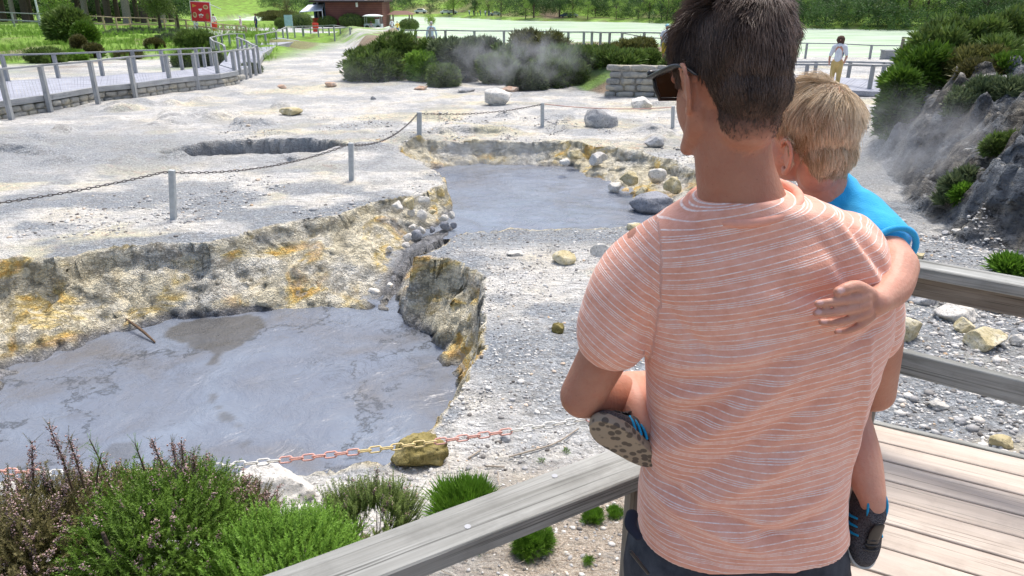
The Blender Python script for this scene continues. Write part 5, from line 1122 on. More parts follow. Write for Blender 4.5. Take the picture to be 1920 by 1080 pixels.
# grass on the left meadow and hedge bank, one mass
def grassmass(label, px0, px1, Y0, Y1, n, size, mat, seed, dens):
    rng = np.random.default_rng(seed); y = rng.uniform(Y0, Y1, n * 3); x = (rng.uniform(px0, px1, n * 3) - 960) / FPX * (y * math.cos(_p) + 3.1 * math.sin(_p)); k = rng.uniform(size=n * 3) < dens(x, y); x = x[k][:n]; y = y[k][:n]; z = terrain(x, y)
    V, F = scatter(GRASSY[0], GRASSY[1], np.stack([x, y, z - .02], 1), frames(np.tile([0, 0, 1.], (len(x), 1)) + rng.normal(size=(len(x), 3)) * .15, rng), size * rng.uniform(.6, 1.3, len(x)))
    tag(add('grass', V, F, M[mat], attrs={'rnd': np.repeat(rng.uniform(0, 1, len(x)), len(GRASSY[0])), 'tip': np.tile(GRASSY[2], len(x))}), label, 'grass', None, 'stuff')
def mg(x, y): return np.clip(ss(30, 36, y) * ss(-10, -13, x) * ss(.35, .55, fbm(x * .22, y * .3, 3, 201) + .25 * ss(38, 46, y)), 0, 1)
grassmass('short grass on the left meadow behind the boardwalk', -40, 520, 36, 80, 6000, .26, 'grass', 801, lambda x, y: mg(x, y) * .9)
# ---------------------------------------------------------------- trees
def tree_meshes(kind, seed):
    rng = np.random.default_rng(seed); b = MB(); H = 1.0
    b.limb([(0, 0, -.05), (.01, .0, .2), (-.01, .01, .5), (0, 0, .75)], [.028, .022, .015, .006], 8)
    for _ in range(8):
        a = rng.uniform(0, 6.28); z0 = rng.uniform(.2, .55); L = rng.uniform(.15, .32); b.limb([(0, 0, z0), (math.cos(a) * L * .6, math.sin(a) * L * .6, z0 + .12), (math.cos(a) * L, math.sin(a) * L, z0 + .24)], [.010, .007, .003], 5, sub=2)
    lumps = []
    for _ in range(kind['n']):
        a = rng.uniform(0, 6.28); r = rng.uniform(.0, kind['w']); z_ = rng.uniform(kind['z0'], .92); q_ = rng.uniform(.10, .19) * kind.get('l', 1); r *= (1.15 - .6 * abs(z_ - .5)); lumps.append((np.array([math.cos(a) * r, math.sin(a) * r, z_]), (q_, q_, q_ * .75)))
    return b, lumps
TK = {'broad': dict(n=16, w=.34, z0=.25), 'thin': dict(n=8, w=.26, z0=.35, l=.8), 'tall': dict(n=12, w=.18, z0=.2), 'low': dict(n=16, w=.44, z0=.12, l=1.1)}
PROTO = {}
def tree(p, h, kind, mat, label, grp, seed=0, name='tree', leaf=.05, n=650, cat='tree'):
    key = (kind, mat, seed % 3, n, leaf); root = empty(name, p, label, cat, grp)
    if key not in PROTO:
        b, lumps = tree_meshes(TK[kind], 900 + seed % 3 + hash(kind) % 1 + len(kind) * 7); tr = b.build('trunk', M['bark'], None, True)
        cr, *_ = foliage('crown', lumps, n, LEAVES, leaf, M[mat], None, 930 + seed % 3, upb=.2, wob=.6, gap=.05, low=-.9); PROTO[key] = (tr, cr)
        for o in (tr, cr): COL.objects.unlink(o)
    a = (seed * 2.39) % 6.28
    for o in PROTO[key]:
        c = o.copy(); COL.objects.link(c); c.parent = root; c.matrix_basis = Matrix.Rotation(a, 4, 'Z') @ Matrix.Scale(h, 4)
    return root
rng = np.random.default_rng(77)
far = [(806, 0, 1), (850, 1, 0), (890, 0, 1), (915, 1, 0), (940, 0, 0), (985, 1, 1), (1000, 0, 0), (1050, 0, 0), (1075, 1, 0), (1100, 1, 1), (1118, 0, 1), (1150, 1, 1), (1190, 0, 1), (1215, 1, 0), (1235, 0, 1), (1255, 1, 0), (1500, 0, 1), (1520, 1, 1), (1545, 0, 0), (1580, 1, 1), (1620, 0, 1), (1640, 1, 0), (1665, 0, 0), (1700, 1, 0), (1720, 1, 0), (1760, 0, 1), (1790, 1, 1), (1820, 0, 0), (1850, 0, 0), (1890, 1, 0)]
adj = ['pale', 'dark', 'rounded', 'bushy', 'slender', 'bright', 'dense', 'loose']
for i, (px, lt, lo) in enumerate(far):
    xw0 = (px - 960) / FPX; Yf = 120.
    for _ in range(4): x_ = xw0 * (Yf * math.cos(_p) + 4 * math.sin(_p)); Yf = float(shore_far(x_)) + rng.uniform(2.5, 7)
    tree((x_, Yf, gz(x_, Yf) - .1), rng.uniform(2.2, 3.6) if lo else rng.uniform(3.6, 6), ('low', 'broad', 'thin', 'low')[i % 4], 'lightleaf' if lt else 'forest', ('lime-green' if lt else 'dark green') + ' shoreline tree across the lake', 'trees along the far shore', i, leaf=.055, n=520)
rows = []; lum = []
for px in list(range(560, 2000, 17)):
    for df in (5, 8, 11, 15, 20, 26):
        if px < 960 and rng.uniform() < .5: continue
        if 780 < px < 960 and df < 12: continue
        if df < 8 and rng.uniform() < .4: continue
        x_ = (px + rng.uniform(-9, 9) - 960) / FPX * 125; Yf = float(shore_far(x_)) + df + rng.uniform(-1.5, 1.5); x_ = x_ * Yf / 118; r = rng.uniform(1.3, 2.4); lum.append(((x_, Yf, gz(x_, Yf) + rng.uniform(.2, 2.6)), (r, r, r * .9)))
fo, *_ = foliage('forest', lum, 60000, LEAVES, .36, M['forest'], None, 950, upb=.3, wob=.6, gap=.0, low=-.5)
tag(fo, 'dense dark wood covering the far hillside', 'forest', None, 'stuff')
# left: cedar trunks, bushes, small trees
def gp(px, py, Z0=0.0):
    p = aZ(px, py, Z0)
    for _ in range(8): p = aZ(px, py, gz(p[0], p[1]))
    return p
for i, (px, py, wp) in enumerate([(8, 40, 12), (28, 42, 9), (50, 41, 13), (112, 40, 10), (150, 39, 9), (163, 41, 12), (188, 40, 8), (205, 42, 13), (222, 39, 9), (240, 43, 15), (258, 40, 9), (272, 42, 13), (290, 40, 9), (306, 42, 12), (322, 41, 9), (60, 39, 8), (135, 40, 10), (176, 38, 8), (-20, 42, 14)]):
    p = aZ(px, py, -.1); p[2] = gz(p[0], p[1]); r = px2m(wp / 2, p); root = empty('cedar_tree', p, ('bare straight cedar trunk in the dark grove at the top left', 'paler cedar trunk in the dark grove at the top left', 'thick cedar trunk in the dark grove at the top left')[i % 3], 'tree', 'trunks of the cedar grove')
    b = MB(); b.limb([(p[0], p[1], p[2] - .3), (p[0], p[1], p[2] + .5), (p[0] + .1, p[1], p[2] + 5), (p[0] + .1, p[1], p[2] + 13)], [r * 1.5, r, r * .85, r * .3], 10); b.build('trunk', M['bark_pale'] if i % 4 == 1 else M['bark'], root, True)
    foliage('crown', [((p[0], p[1], p[2] + 8.5), (2.0, 2.0, 5))], 260, LEAVES, .55, M['forest'], root, 960 + i, upb=0, wob=.8, gap=0, low=-.9)
foliage_back, *_ = foliage('undergrowth', [((x_, 97 + rng.uniform(-1, 2), gz(x_, 97) + rng.uniform(.3, 2.2)), (1.6, 1.2, 1.6)) for x_ in np.arange(-75, -40, 1.1)], 7000, LEAVES, .5, M['forest'], None, 970, upb=.2, wob=.7, gap=.1); tag(foliage_back, 'dark undergrowth behind the cedar trunks', 'undergrowth', None, 'stuff')
def shr(px, py, w_, h_, mat, label, seed, n=520, size=.3, T=SPRAY, grp=None, cat='shrub', Z=None, **k):
    p = gp(px, py + h_ / 2) if Z is None else aZ(px, py + h_ / 2, Z); c = aY(px, py, p[1]); rx = px2m(w_ / 2, c); rz = px2m(h_ / 2, c); return shrub(label, [((c[0], c[1], c[2]), (rx, rx * .8, rz))], n, T, size, M[mat], seed, cat=cat, grp=grp, gap=k.pop('gap', .08), skirt=True, **k)
tree(gp(122, 70), 5.2, 'thin', 'lightleaf', 'bright leafy young tree above the dark bush on the meadow', None, 2, n=1100, leaf=.045)
shr(128, 52, 70, 52, 'mid', 'dark bush under the young tree on the meadow', 1001, 900, .45); shr(160, 66, 36, 34, 'heath', 'round dark green bush leaning right on the meadow', 1002)
shr(148, 82, 22, 22, 'heath_brown', 'brownish small bush behind the boardwalk rail', 1003, size=.2); shr(175, 97, 30, 20, 'heath_brown', 'dark low bush behind the boardwalk, left', 1004, size=.2); shr(85, 106, 70, 22, 'mid', 'green low shrubs behind the boardwalk at the far left', 1005, size=.2)
shr(140, 106, 40, 14, 'grass', 'lime grassy clump behind the boardwalk', 1006, size=.2); shr(320, 82, 60, 24, 'grey_green', 'olive rounded bush left of the walkway bend', 1007, size=.25); shr(365, 75, 70, 26, 'mid', 'broad green bush right by the walkway bend', 1008, size=.25); shr(290, 85, 30, 16, 'heath_brown', 'brownish bush in the line behind the boardwalk', 1009, size=.2)
shr(345, 114, 36, 22, 'mid', 'green bush behind the boardwalk posts', 1010, size=.22); shr(395, 112, 40, 22, 'grey_green', 'grey-green bush inside the walkway bend', 1011, size=.22); shr(240, 104, 50, 10, 'heath_brown', 'dark strip of heath behind the boardwalk', 1012, size=.18); shr(470, 130, 36, 14, 'grey_green', 'tuft at the foot of the curved walkway', 1013, size=.15)
tree(gp(304, 68), 5.6, 'tall', 'mid', 'slim tree with drooping dark crown left of the red board', None, 1, n=900); tree(gp(335, 58), 4.6, 'broad', 'forest', 'dark tree just left of the red board', None, 3, n=700)
shr(270, 64, 150, 12, 'grey_green', 'low rough grass bank under the tan fence', 1014, size=.3)
tree(gp(540, 44), 3.4, 'broad', 'olive', 'sparse olive tree behind the clipped hedge', None, 4); tree(gp(727, 48), 3.6, 'broad', 'olive', 'loose olive-green tree at the corner of the brown building', None, 5, n=900); tree(gp(808, 66), 3.3, 'thin', 'lightleaf', 'thin young tree standing at the lake edge', None, 7, n=420)
def hedge(px0, px1, py0, py1, label, seed):
    p = aZ((px0 + px1) / 2, py1, -.15); c = aY((px0 + px1) / 2, (py0 + py1) / 2, p[1]); rx = px2m((px1 - px0) / 2, c); rz = px2m((py1 - py0) / 2, c); root = empty('clipped_hedge', (p[0], p[1], gz(p[0], p[1])), label, 'hedge', 'clipped hedges before the brown building')
    b = MB(); b.ell(c, (rx * .93, rx * .7, rz * .95)); b.build('inner_twigs', M['forest'], root, True) ; foliage('foliage', [(c, (rx, rx * .75, rz))], 1500, LEAVES, .16, M['mid'], root, seed, inner=.93, gap=0, low=-.8)
hedge(541, 585, 27, 52, 'clipped round hedge at the left of the row', 1101); hedge(597, 630, 33, 50, 'low clipped hedge in the doorway of the brown building', 1102); hedge(637, 681, 28, 50, 'large clipped hedge against the brown wall', 1103); hedge(682, 704, 34, 50, 'narrow clipped hedge behind the cart', 1104); hedge(750, 784, 38, 56, 'twin-lobed clipped hedge at the right end', 1105); hedge(517, 535, 36, 54, 'small dark hedge beside the notice board', 1106)
shr(520, 30, 75, 14, 'olive', 'tawny reed bed across the inlet', 1107, 1200, .35, Z=-.9)

# ================================================================ BOARDWALK AND FENCES
def bpos(px, pyb, Z): p = aZ(px, pyb, Z); return p
def fence(name, L, Z, label, mat, pw=.09, mid=None, cat='fence', grp=None, rail=(.08, .05), Zbase=None):
    root = None; T = []
    for px, pt, pb in L:
        p = aZ(px, pb, Z); zt = aY(px, pt, p[1])[2]; T.append((p[0], p[1], zt))
        if root is None: root = empty(name, (p[0], p[1], Z), label, cat, grp)
        if pb > pt + 3: beam('post', (p[0], p[1], min(Z, gz(p[0], p[1])) - .25 if Zbase is None else Zbase), (p[0], p[1], zt - rail[1] / 2), pw, pw, mat, root)
    for a, c in zip(T[:-1], T[1:]):
        beam('top_rail', a, c, rail[0], rail[1], mat, root)
        if mid: h0 = (a[2] - Z) * mid; beam('middle_rail', (a[0], a[1], Z + h0), (c[0], c[1], Z + (c[2] - Z) * mid), rail[0] * .6, rail[1] * 1.4, mat, root)
    return root
WD = .45
fr_ = [(-60, 198), (0, 190), (95, 177), (180, 163), (255, 156), (315, 148), (365, 143), (410, 139), (445, 133)]; bk_ = [(-60, 156), (0, 152), (110, 146), (195, 142), (255, 137), (310, 135), (345, 131), (372, 127), (410, 122)]
def resample(L, n):
    L = np.array(L); d = np.concatenate([[0], np.cumsum(np.linalg.norm(np.diff(L, axis=0), axis=1))]); t = np.linspace(0, d[-1], n); return np.stack([np.interp(t, d, L[:, k]) for k in range(L.shape[1])], 1)
def decking(name, A, B_, n, z, mat, parent, th=.05):
    A = resample(A, n + 1); B_ = resample(B_, n + 1); b = MB()
    for k in range(n):
        a0, a1, b0, b1 = A[k], A[k] + (A[k + 1] - A[k]) * .93, B_[k], B_[k] + (B_[k + 1] - B_[k]) * .93; zz = z + random.uniform(-.004, .004)
        b.raw([(*a0, zz), (*a1, zz), (*b1, zz), (*b0, zz), (*a0, zz - th), (*a1, zz - th), (*b1, zz - th), (*b0, zz - th)], [(0, 1, 2, 3), (4, 7, 6, 5), (0, 4, 5, 1), (1, 5, 6, 2), (2, 6, 7, 3), (3, 7, 4, 0)])
    return b.build(name, mat, parent)
FA = [aZ(x, y, WD)[:2] for x, y in fr_]; FB = [aZ(x, y, WD)[:2] for x, y in bk_]
walk = empty('boardwalk', (FA[2][0], FA[2][1], 0), 'raised silvery boardwalk on a stone base at the left', 'boardwalk')
decking('decking', FA, FB, 92, WD, M['plank_blue'], walk)
for a, c in zip(FA[:-1], FA[1:]): beam('edge_beam', (*a, WD - .07), (*c, WD - .07), .10, .16, M['wood_far'], walk)
def stonewall(name, pts, zt, label, cat, mat, parent=None, sz=.27, seed=1, rows=3, th=.35, zb=None):
    rng = np.random.default_rng(seed); b = MB(); V0, F0 = ico(2)
    for a, c in zip(pts[:-1], pts[1:]):
        a = np.array(a); c = np.array(c); L = np.linalg.norm(c - a); x = (c - a) / L; nrm = np.array([x[1], -x[0]]); nrm = nrm if nrm[1] < 0 else -nrm
        g = min(gz(*a), gz(*c), ) - .1 if zb is None else zb; hr = (zt - g) / rows; 
        core = (a + c) / 2 - nrm * (th * .62); b.box((*core, (zt + g) / 2 - .03), (L, th, zt - g - .04), np.array([[x[0], -x[1], 0], [x[1], x[0], 0], [0, 0, 1]]))
        for r in range(rows):
            s_ = -rng.uniform(0, sz * .5)
            while s_ < L:
                w_ = sz * rng.uniform(.6, 1.5); hh_ = hr * rng.uniform(.80, 1.0); V = np.sign(V0) * np.abs(V0) ** .45; V = V * (1 + .10 * (fbm(V0[:, 0] * 2 + s_ * 9, V0[:, 1] * 2 + V0[:, 2] * 2 + r, 2, seed) - .5))[:, None]; V = V * np.array([w_ / 2 * .94, .07 + rng.uniform(0, .03), hh_ / 2 * .97])
                Rm = np.array([[x[0], -x[1], 0], [x[1], x[0], 0], [0, 0, 1]]) @ roty(rng.uniform(-.08, .08)); ce = a + x * (s_ + w_ / 2) - nrm * .04; b.raw(V @ Rm.T + np.array([*ce, g + hr * (r + .5)]), F0); s_ += w_
    o = b.build(name, mat, parent, True); return o
q = NM('fieldstone', .92, .15); v = q.co(); c_s = q.vor(3.2, v, 'F1', 1); n_s = q.noise(14, 5, .65, v)
q.col(q.mix(.5, q.ramp(n_s, [(.3, (.20, .19, .17)), (.5, (.36, .35, .32)), (.7, (.50, .47, .40))]), q.ramp(q.sep(c_s)[0], [(0, (.20, .21, .21)), (.5, (.42, .40, .35)), (1, (.50, .44, .30))]))); q.bump(n_s, .02); M['stone'] = q.m
sw = stonewall('stone_base', [tuple(np.array(p) + [.0, .08]) for p in FA], WD - .16, '', '', M['stone'], walk, .34, 5, 3, zb=-.25)
fence('boardwalk_railing', [(-45, 137, 240), (22, 130, 225), (95, 123, 210), (185, 115, 197), (255, 107, 185), (322, 103, 173), (372, 101, 168), (412, 98, 162), (443, 95, 156)], 0, 'front railing of the raised boardwalk, posts set in the pale ground', M['wood_far'], .12, cat='railing')
fence('boardwalk_railing', [(-50, 105, 155), (15, 103, 152), (110, 101, 146), (193, 98, 142), (255, 95, 137), (308, 94, 135), (342, 92, 130), (372, 91, 127), (385, 90, 126), (398, 90, 124)], WD, 'rear railing of the raised boardwalk', M['wood_far'], .11, cat='railing')
# the walkway bends away and climbs to the road
Z2 = .3; A2 = [aZ(x, y, Z2)[:2] for x, y in [(447, 132), (480, 120), (492, 100), (520, 84), (560, 76)]]; B2 = [aZ(x, y, Z2)[:2] for x, y in [(412, 121), (425, 108), (432, 94), (465, 82), (520, 70)]]
w2 = empty('walkway', (A2[1][0], A2[1][1], 0), 'narrow pale walkway curving away from the boardwalk to the road', 'boardwalk'); decking('decking', A2, B2, 60, Z2, M['plank_blue'], w2)
for a, c in zip(A2[:-1], A2[1:]): beam('edge_beam', (*a, Z2 - .12), (*c, Z2 - .12), .10, .24, M['wood_far'], w2)
fence('walkway_railing', [(443, 95, 148), (452, 94, 146), (462, 93, 143), (470, 92, 140), (480, 90, 136), (487, 87, 128)], .1, 'close-set posts at the outer curve of the walkway', M['wood_far'], .10, cat='railing')
fence('walkway_railing', [(487, 87, 128), (478, 84, 116), (466, 77, 108), (456, 73, 103), (448, 70, 100)], .2, 'inner run of rail folding back at the walkway bend', M['wood_far'], .10, cat='railing')
fence('walkway_railing', [(425, 88, 120), (424, 85, 112), (412, 80, 104), (403, 77, 100), (398, 71, 98), (408, 68, 94), (418, 66, 91), (432, 64, 88), (447, 63, 86), (460, 64, 84)], .2, 'rail round the left side of the walkway bend', M['wood_far'], .09, cat='railing')
fence('walkway_railing', [(483, 66, 94), (500, 63, 91), (520, 59, 83), (532, 54, 76), (540, 50, 74)], .1, 'rail of the walkway leading up to the road', M['wood_far'], .10, cat='railing')
fence('path_fence', [(540, 50, 74), (553, 50, 67), (568, 49, 66), (583, 49, 64), (606, 48, 64), (628, 47, 76), (650, 51, 68), (672, 52, 66), (690, 53, 64)], 0, 'thin grey fence before the clipped hedges', M['wood_far'], .09, mid=None)
fence('path_fence', [(570, 54, 70), (598, 54, 73), (618, 53, 71), (639, 53, 71), (658, 52, 77), (664, 52, 66)], 0, 'second thin fence nearer the pale flat', M['wood_far'], .09)
fence('tan_fence', [(140, 28, 49), (170, 30, 52), (197, 31, 56), (221, 33, 57), (246, 33, 55), (280, 34, 55), (310, 36, 54), (332, 36, 57), (351, 37, 57), (367, 39, 56), (388, 41, 58), (420, 46, 62), (445, 48, 62), (462, 49, 63)], -.1, 'new tan timber fence in front of the cedar grove', M['wood_tan'], .13, mid=.42, rail=(.10, .08))
fence('grove_fence', [(-30, 21, 46), (27, 24, 47), (75, 26, 50), (105, 27, 50)], 0, 'grey ranch fence at the top left corner', M['wood_far'], .13, mid=.4, rail=(.10, .09))
o = beam('leaning_pole', aZ(78, 50, -.1), aY(64, -8, aZ(78, 50, -.1)[1]), .17, .10, M['white']); tag(o, 'pale leaning board post at the end of the ranch fence', 'post')
fence('lakeside_fence', [(757, 57, 94), (781, 57, 94), (807, 57, 93), (836, 57, 90), (890, 58, 90), (945, 58, 90), (985, 58, 90), (1008, 59, 90), (1065, 60, 90), (1094, 60, 90), (1109, 60, 90), (1125, 61, 91), (1142, 61, 92), (1165, 61, 94), (1206, 61, 96), (1240, 62, 96)], .55, 'long grey post and rail fence along the lake, behind the shrubs', M['wood_far'], .12, rail=(.12, .06))
fence('lakeside_fence', [(1165, 62, 84), (1209, 70, 84), (1250, 73, 86)], .2, 'shorter fence slanting down to the water behind the first', M['wood_far'], .09)
fence('lakeside_fence', [(1440, 80, 106), (1510, 81, 106), (1570, 82, 108), (1630, 85, 112), (1692, 86, 113)], .0, 'thin fence against the lake behind the curly-haired woman', M['wood_far'], .10, rail=(.08, .05))
ZR = .75
fence('walkway_railing', [(1460, 116, 142), (1527, 116, 142), (1590, 116, 145), (1652, 118, 157), (1690, 119, 158)], ZR - .05, 'far rail of the walkway in front of the woman', M['wood_far'], .09, cat='railing', rail=(.10, .05))
fence('walkway_railing', [(1450, 120, 148), (1510, 121, 150), (1570, 121, 155), (1630, 123, 166), (1688, 122, 168)], ZR, 'near rail of the walkway by the toddler\'s head', M['wood_far'], .09, cat='railing', rail=(.11, .05))
A3 = [aZ(x, y, ZR)[:2] for x, y in [(1400, 160), (1550, 168), (1655, 172)]]; B3 = [aZ(x, y, ZR)[:2] for x, y in [(1400, 138), (1550, 142), (1690, 156)]]; w3 = empty('walkway', (A3[1][0], A3[1][1], .5), 'pale walkway end showing between the toddler and the right hedge', 'boardwalk'); decking('decking', A3, B3, 44, ZR, M['plank_blue'], w3, .12)
p = aZ(1671, 113, .0); bx_ = empty('storage_box', (p[0], p[1], gz(p[0], p[1])), 'grey slatted timber box beside the leaning post at the water', 'box'); wx_ = px2m(35, p); hz_ = px2m(19, p); b = MB()
for k in range(4): b.box((p[0], p[1], p[2] + hz_ * (k + .5) / 4.6), (wx_, wx_ * .6, hz_ / 4.6 * .9))
b.build('side_boards', M['wood_far'], bx_); b = MB(); b.box((p[0], p[1], p[2] + hz_ * .93), (wx_ * 1.06, wx_ * .68, hz_ * .1)); b.build('lid', M['wood_far'], bx_)
b = MB(); [b.box((p[0] + sx * wx_ * .44, p[1] + sy * wx_ * .24, p[2] - .25), (.06, .06, .6)) for sx in (-1, 1) for sy in (-1, 1)]; b.build('feet', M['wood_dark'], bx_)
p = aZ(1686, 113, .0); o = beam('leaning_post', (p[0], p[1], p[2] - .2), aY(1695, 69, p[1]), .13, .13, M['wood_dark']); tag(o, 'dark leaning post beside the timber box', 'post')
wp = [aZ(x, y, 0)[:2] for x, y in [(1143, 180), (1200, 181), (1250, 182), (1330, 186)]]; w_ = stonewall('dry_stone_wall', wp, .98, '', '', M['stone'], None, .42, 9, 5, .4, zb=-.05); tag(w_, 'dry stone retaining wall of squared blocks to the left of the man\'s sunglasses', 'wall')

# ================================================================ BACKGROUND BUILDINGS, BOARD, CARS, PEOPLE
def boxo(name, c, d, mat, parent=None, R=None): b = MB(); b.box(c, d, R); return b.build(name, mat, parent)
q = NM('maroon_boards', .7, .25); wv_ = q.N.new('ShaderNodeTexWave'); wv_.inputs['Scale'].default_value = 1.6; wv_.bands_direction = 'Z'; q.l(q.co(), wv_.inputs[0])
q.col(q.mix(q.ramp(wv_.outputs['Fac'], [(.02, .6), (.15, 0)]), q.ramp(q.noise(1.2, 4), [(.3, (.12, .045, .04)), (.7, (.19, .075, .06))]), (.04, .02, .02))); M['maroon'] = q.m
YB = 80.; zg = -.25
L_ = aY(612, 40, YB)[0]; R_ = aY(718, 40, YB)[0]; zt = aY(660, 4, YB)[2]
bl = empty('shop_building', ((L_ + R_) / 2, YB, zg), 'flat-roofed maroon board building with a pale awning on its open left end', 'building')
boxo('wall', ((L_ + R_) / 2, YB + 2.5, (zt + zg) / 2), (R_ - L_, 5, zt - zg), M['maroon'], bl)
rf = boxo('roof', ((L_ + R_) / 2 - .6, YB + 2.4, zt + .08), (R_ - L_ + 1.8, 5.8, .16), plain('dark_fascia', (.05, .03, .03)), bl)
LL = aY(581, 40, YB)[0]; dk = plain('bay_shade_black', (.015, .015, .02), .6); boxo('bay_shade_block', ((L_ + LL) / 2, YB + 3.4, (zt + zg) / 2), (L_ - LL, 3, zt - zg - .1), dk, bl)  # solid block; the shade inside the open bay is put into its near-black colour
for k, px in enumerate((584, 590, 597, 604)): boxo('hanging_goods', (aY(px, 40, YB)[0], YB + 1.8, zg + 1.5 + .1 * (k % 2)), (.18, .12, 1.3 + .3 * (k % 2)), plain('cloth_goods', ((.05, .08, .2), (.3, .3, .35), (.06, .06, .08), (.12, .2, .4))[k]), bl)
boxo('counter', (aY(592, 44, YB)[0], YB + 1.2, zg + .5), (1.2, .5, .8), plain('red_counter', (.55, .08, .04)), bl)
a0 = aY(562, 22, YB - .5); a1 = aY(578, 9, YB + 2); b1 = aY(608, 7, YB + 2); b0 = aY(604, 19, YB - .5); b = MB(); V = [a0, b0, b1, a1]; b.raw(V + [v - [0, 0, .06] for v in V], [(0, 1, 2, 3), (4, 7, 6, 5), (0, 4, 5, 1), (1, 5, 6, 2), (2, 6, 7, 3), (3, 7, 4, 0)]); b.build('awning', plain('pale_blue_awning', (.66, .70, .76), .6), bl)
for p in (a0, b0): boxo('awning_pole', (p[0], p[1], (p[2] + zg) / 2 - .03), (.06, .06, p[2] - zg), M['white'], bl)
nb = boxo('notice', (aY(669, 9, YB)[0], YB - .03, aY(669, 9, YB)[2]), (.22, .03, .42), M['white'], bl)
rt = empty('white_roof_unit', (aY(650, 0, YB + 3)[0], YB + 3, zt + .16), 'pale upper storey strip above the maroon building', 'building'); boxo('wall', (aY(640, 0, YB + 3)[0], YB + 3, zt + .46), (5.2, 1.6, .6), M['white'], rt)
# tiled kiosk roof
YK = 84.; kx = aY(752, 30, YK)[0]; zr = aY(752, 27, YK)[2]; zt2 = aY(750, 20, YK)[2]; kr = empty('open_shelter', (kx, YK, -.3), 'small shelter with a brown tiled roof behind the hedge', 'shelter'); b = MB(); w_ = px2m(24, aY(752, 27, YK)); P = [(kx - w_, YK - 1.5, zr), (kx + w_, YK - 1.5, zr), (kx + w_, YK + 1.5, zr), (kx - w_, YK + 1.5, zr), (kx - w_ * .5, YK, zt2), (kx + w_ * .5, YK, zt2)]
b.raw(P, [(0, 1, 5, 4), (1, 2, 5), (2, 3, 4, 5), (3, 0, 4), (3, 2, 1, 0)]); b.build('roof', plain('brown_roof_tiles', (.20, .12, .09), .9, .3, 20), kr)
for sx in (-1, 1):
    for sy in (-1, 1): boxo('post', (kx + sx * w_ * .75, YK + sy * 1.1, (zr - .3) / 2 + .01), (.14, .14, zr + .3), M['wood_dark'], kr)
# red food board
PB = aZ(374, 60, -.2); YS = PB[1]; def_ = lambda px, py: aY(px, py, YS)
sgn = empty('billboard', (PB[0], YS, -.25), 'red food advertising board in a white frame, held on two posts', 'billboard')
c0 = def_(356, 4); c1 = def_(396, 40); cx = (c0[0] + c1[0]) / 2; cz = (c0[2] + c1[2]) / 2; ww = c1[0] - c0[0]; hh_ = c0[2] - c1[2]; RB_ = roty(rad(3))
fo_ = lambda x, z, y=0: np.array([cx, YS, cz]) + RB_ @ np.array([x, y, z])
b = MB(); b.box(fo_(0, 0, .05), (ww * 1.1, .08, hh_ * 1.08), RB_); b.build('frame', M['white'], sgn); pn_ = MB(); pn_.box(fo_(0, 0, -.01), (ww, .05, hh_), RB_); pnl = pn_.build('panel', plain('red_sign_face', (.66, .03, .045), .5, .06), sgn)
def disc(x, z, r, rz_, mat, nm='picture', n=12, y=-.042): b = MB(); P = [fo_(x + r * math.cos(t), z + rz_ * math.sin(t), y) for t in np.arange(n) * 2 * math.pi / n]; b.raw(P + [p + np.array([0, .012, 0]) for p in P], [tuple(range(n))[::-1], tuple(range(n, 2 * n))] + [(i, (i + 1) % n, n + (i + 1) % n, n + i) for i in range(n)]); b.build(nm, mat, pnl)
orp = plain('orange_print', (.8, .35, .08)); brp = plain('brown_print', (.42, .16, .06)); tanp = plain('tan_print', (.72, .5, .32)); wh = M['white']
disc(-ww * .33, hh_ * .30, ww * .15, hh_ * .10, orp, n=3); disc(ww * .30, hh_ * .26, ww * .14, hh_ * .12, tanp); disc(ww * .30, hh_ * .26, ww * .09, hh_ * .07, brp, y=-.046); disc(-ww * .32, -hh_ * .18, ww * .11, hh_ * .15, tanp); disc(-ww * .32, -hh_ * .16, ww * .07, hh_ * .09, brp, y=-.046); disc(ww * .36, -hh_ * .22, ww * .10, hh_ * .16, brp)
for x_, z_, r_ in ((-.04, .12, .05), (.05, .13, .05), (.0, .06, .04), (-.06, -.17, .05), (.02, -.14, .05), (.10, -.17, .05), (-.05, -.27, .03), (.05, -.27, .03)): disc(ww * x_, hh_ * z_, ww * r_, hh_ * r_ * .9, wh, 'lettering', 8)
for sx in (-.45, .45): p = fo_(ww * sx, -hh_ * .5, .12); boxo('post', (p[0], p[1], (p[2] - .4) / 2 + .1), (.10, .08, p[2] + .6), M['white'], sgn)
b = MB(); b.tube([fo_(ww * .5, hh_ * .42, .1), fo_(ww * 1.05, hh_ * .2, .3)], .03, 6); b.build('brace', M['white'], sgn)
# notice board by the path, red chairs, cart
p = aZ(543, 60, -.1); nbd = empty('notice_board', p, 'pale blue notice board standing by the path', 'sign'); boxo('panel', (p[0], p[1], p[2] + .95), (.7, .06, .9), plain('pale_blue_panel', (.45, .58, .72)), nbd); boxo('post', (p[0] - .3, p[1] + .05, p[2] + .6), (.06, .06, 1.6), M['white'], nbd); boxo('post', (p[0] + .3, p[1] + .05, p[2] + .4), (.06, .06, 1.2), M['white'], nbd)
p = aZ(701, 55, -.2); YC = p[1]; ct = empty('tour_cart', (p[0], YC, -.25), 'small open tour cart with a white canopy by the hedge', 'cart'); wc = px2m(34, p)
ctop = aY(701, 30, YC)[2]; b = MB(); b.box((p[0], YC, ctop), (wc, 1.3, .07)); b.ell((p[0], YC, ctop + .03), (wc * .5, .62, .13)); b.build('canopy', M['white'], ct)
b = MB(); b.box((p[0], YC, .12), (wc * .95, 1.1, .34)); b.box((p[0] + wc * .22, YC, .48), (.25, 1.0, .5)); b.build('body', plain('pale_cart_paint', (.42, .44, .46)), ct)
for sx in (-1, 1):
    for sy in (-1, 1): boxo('canopy_post', (p[0] + sx * wc * .42, YC + sy * .5, (ctop + .1) / 2), (.05, .05, ctop - .1), M['steel'], ct)
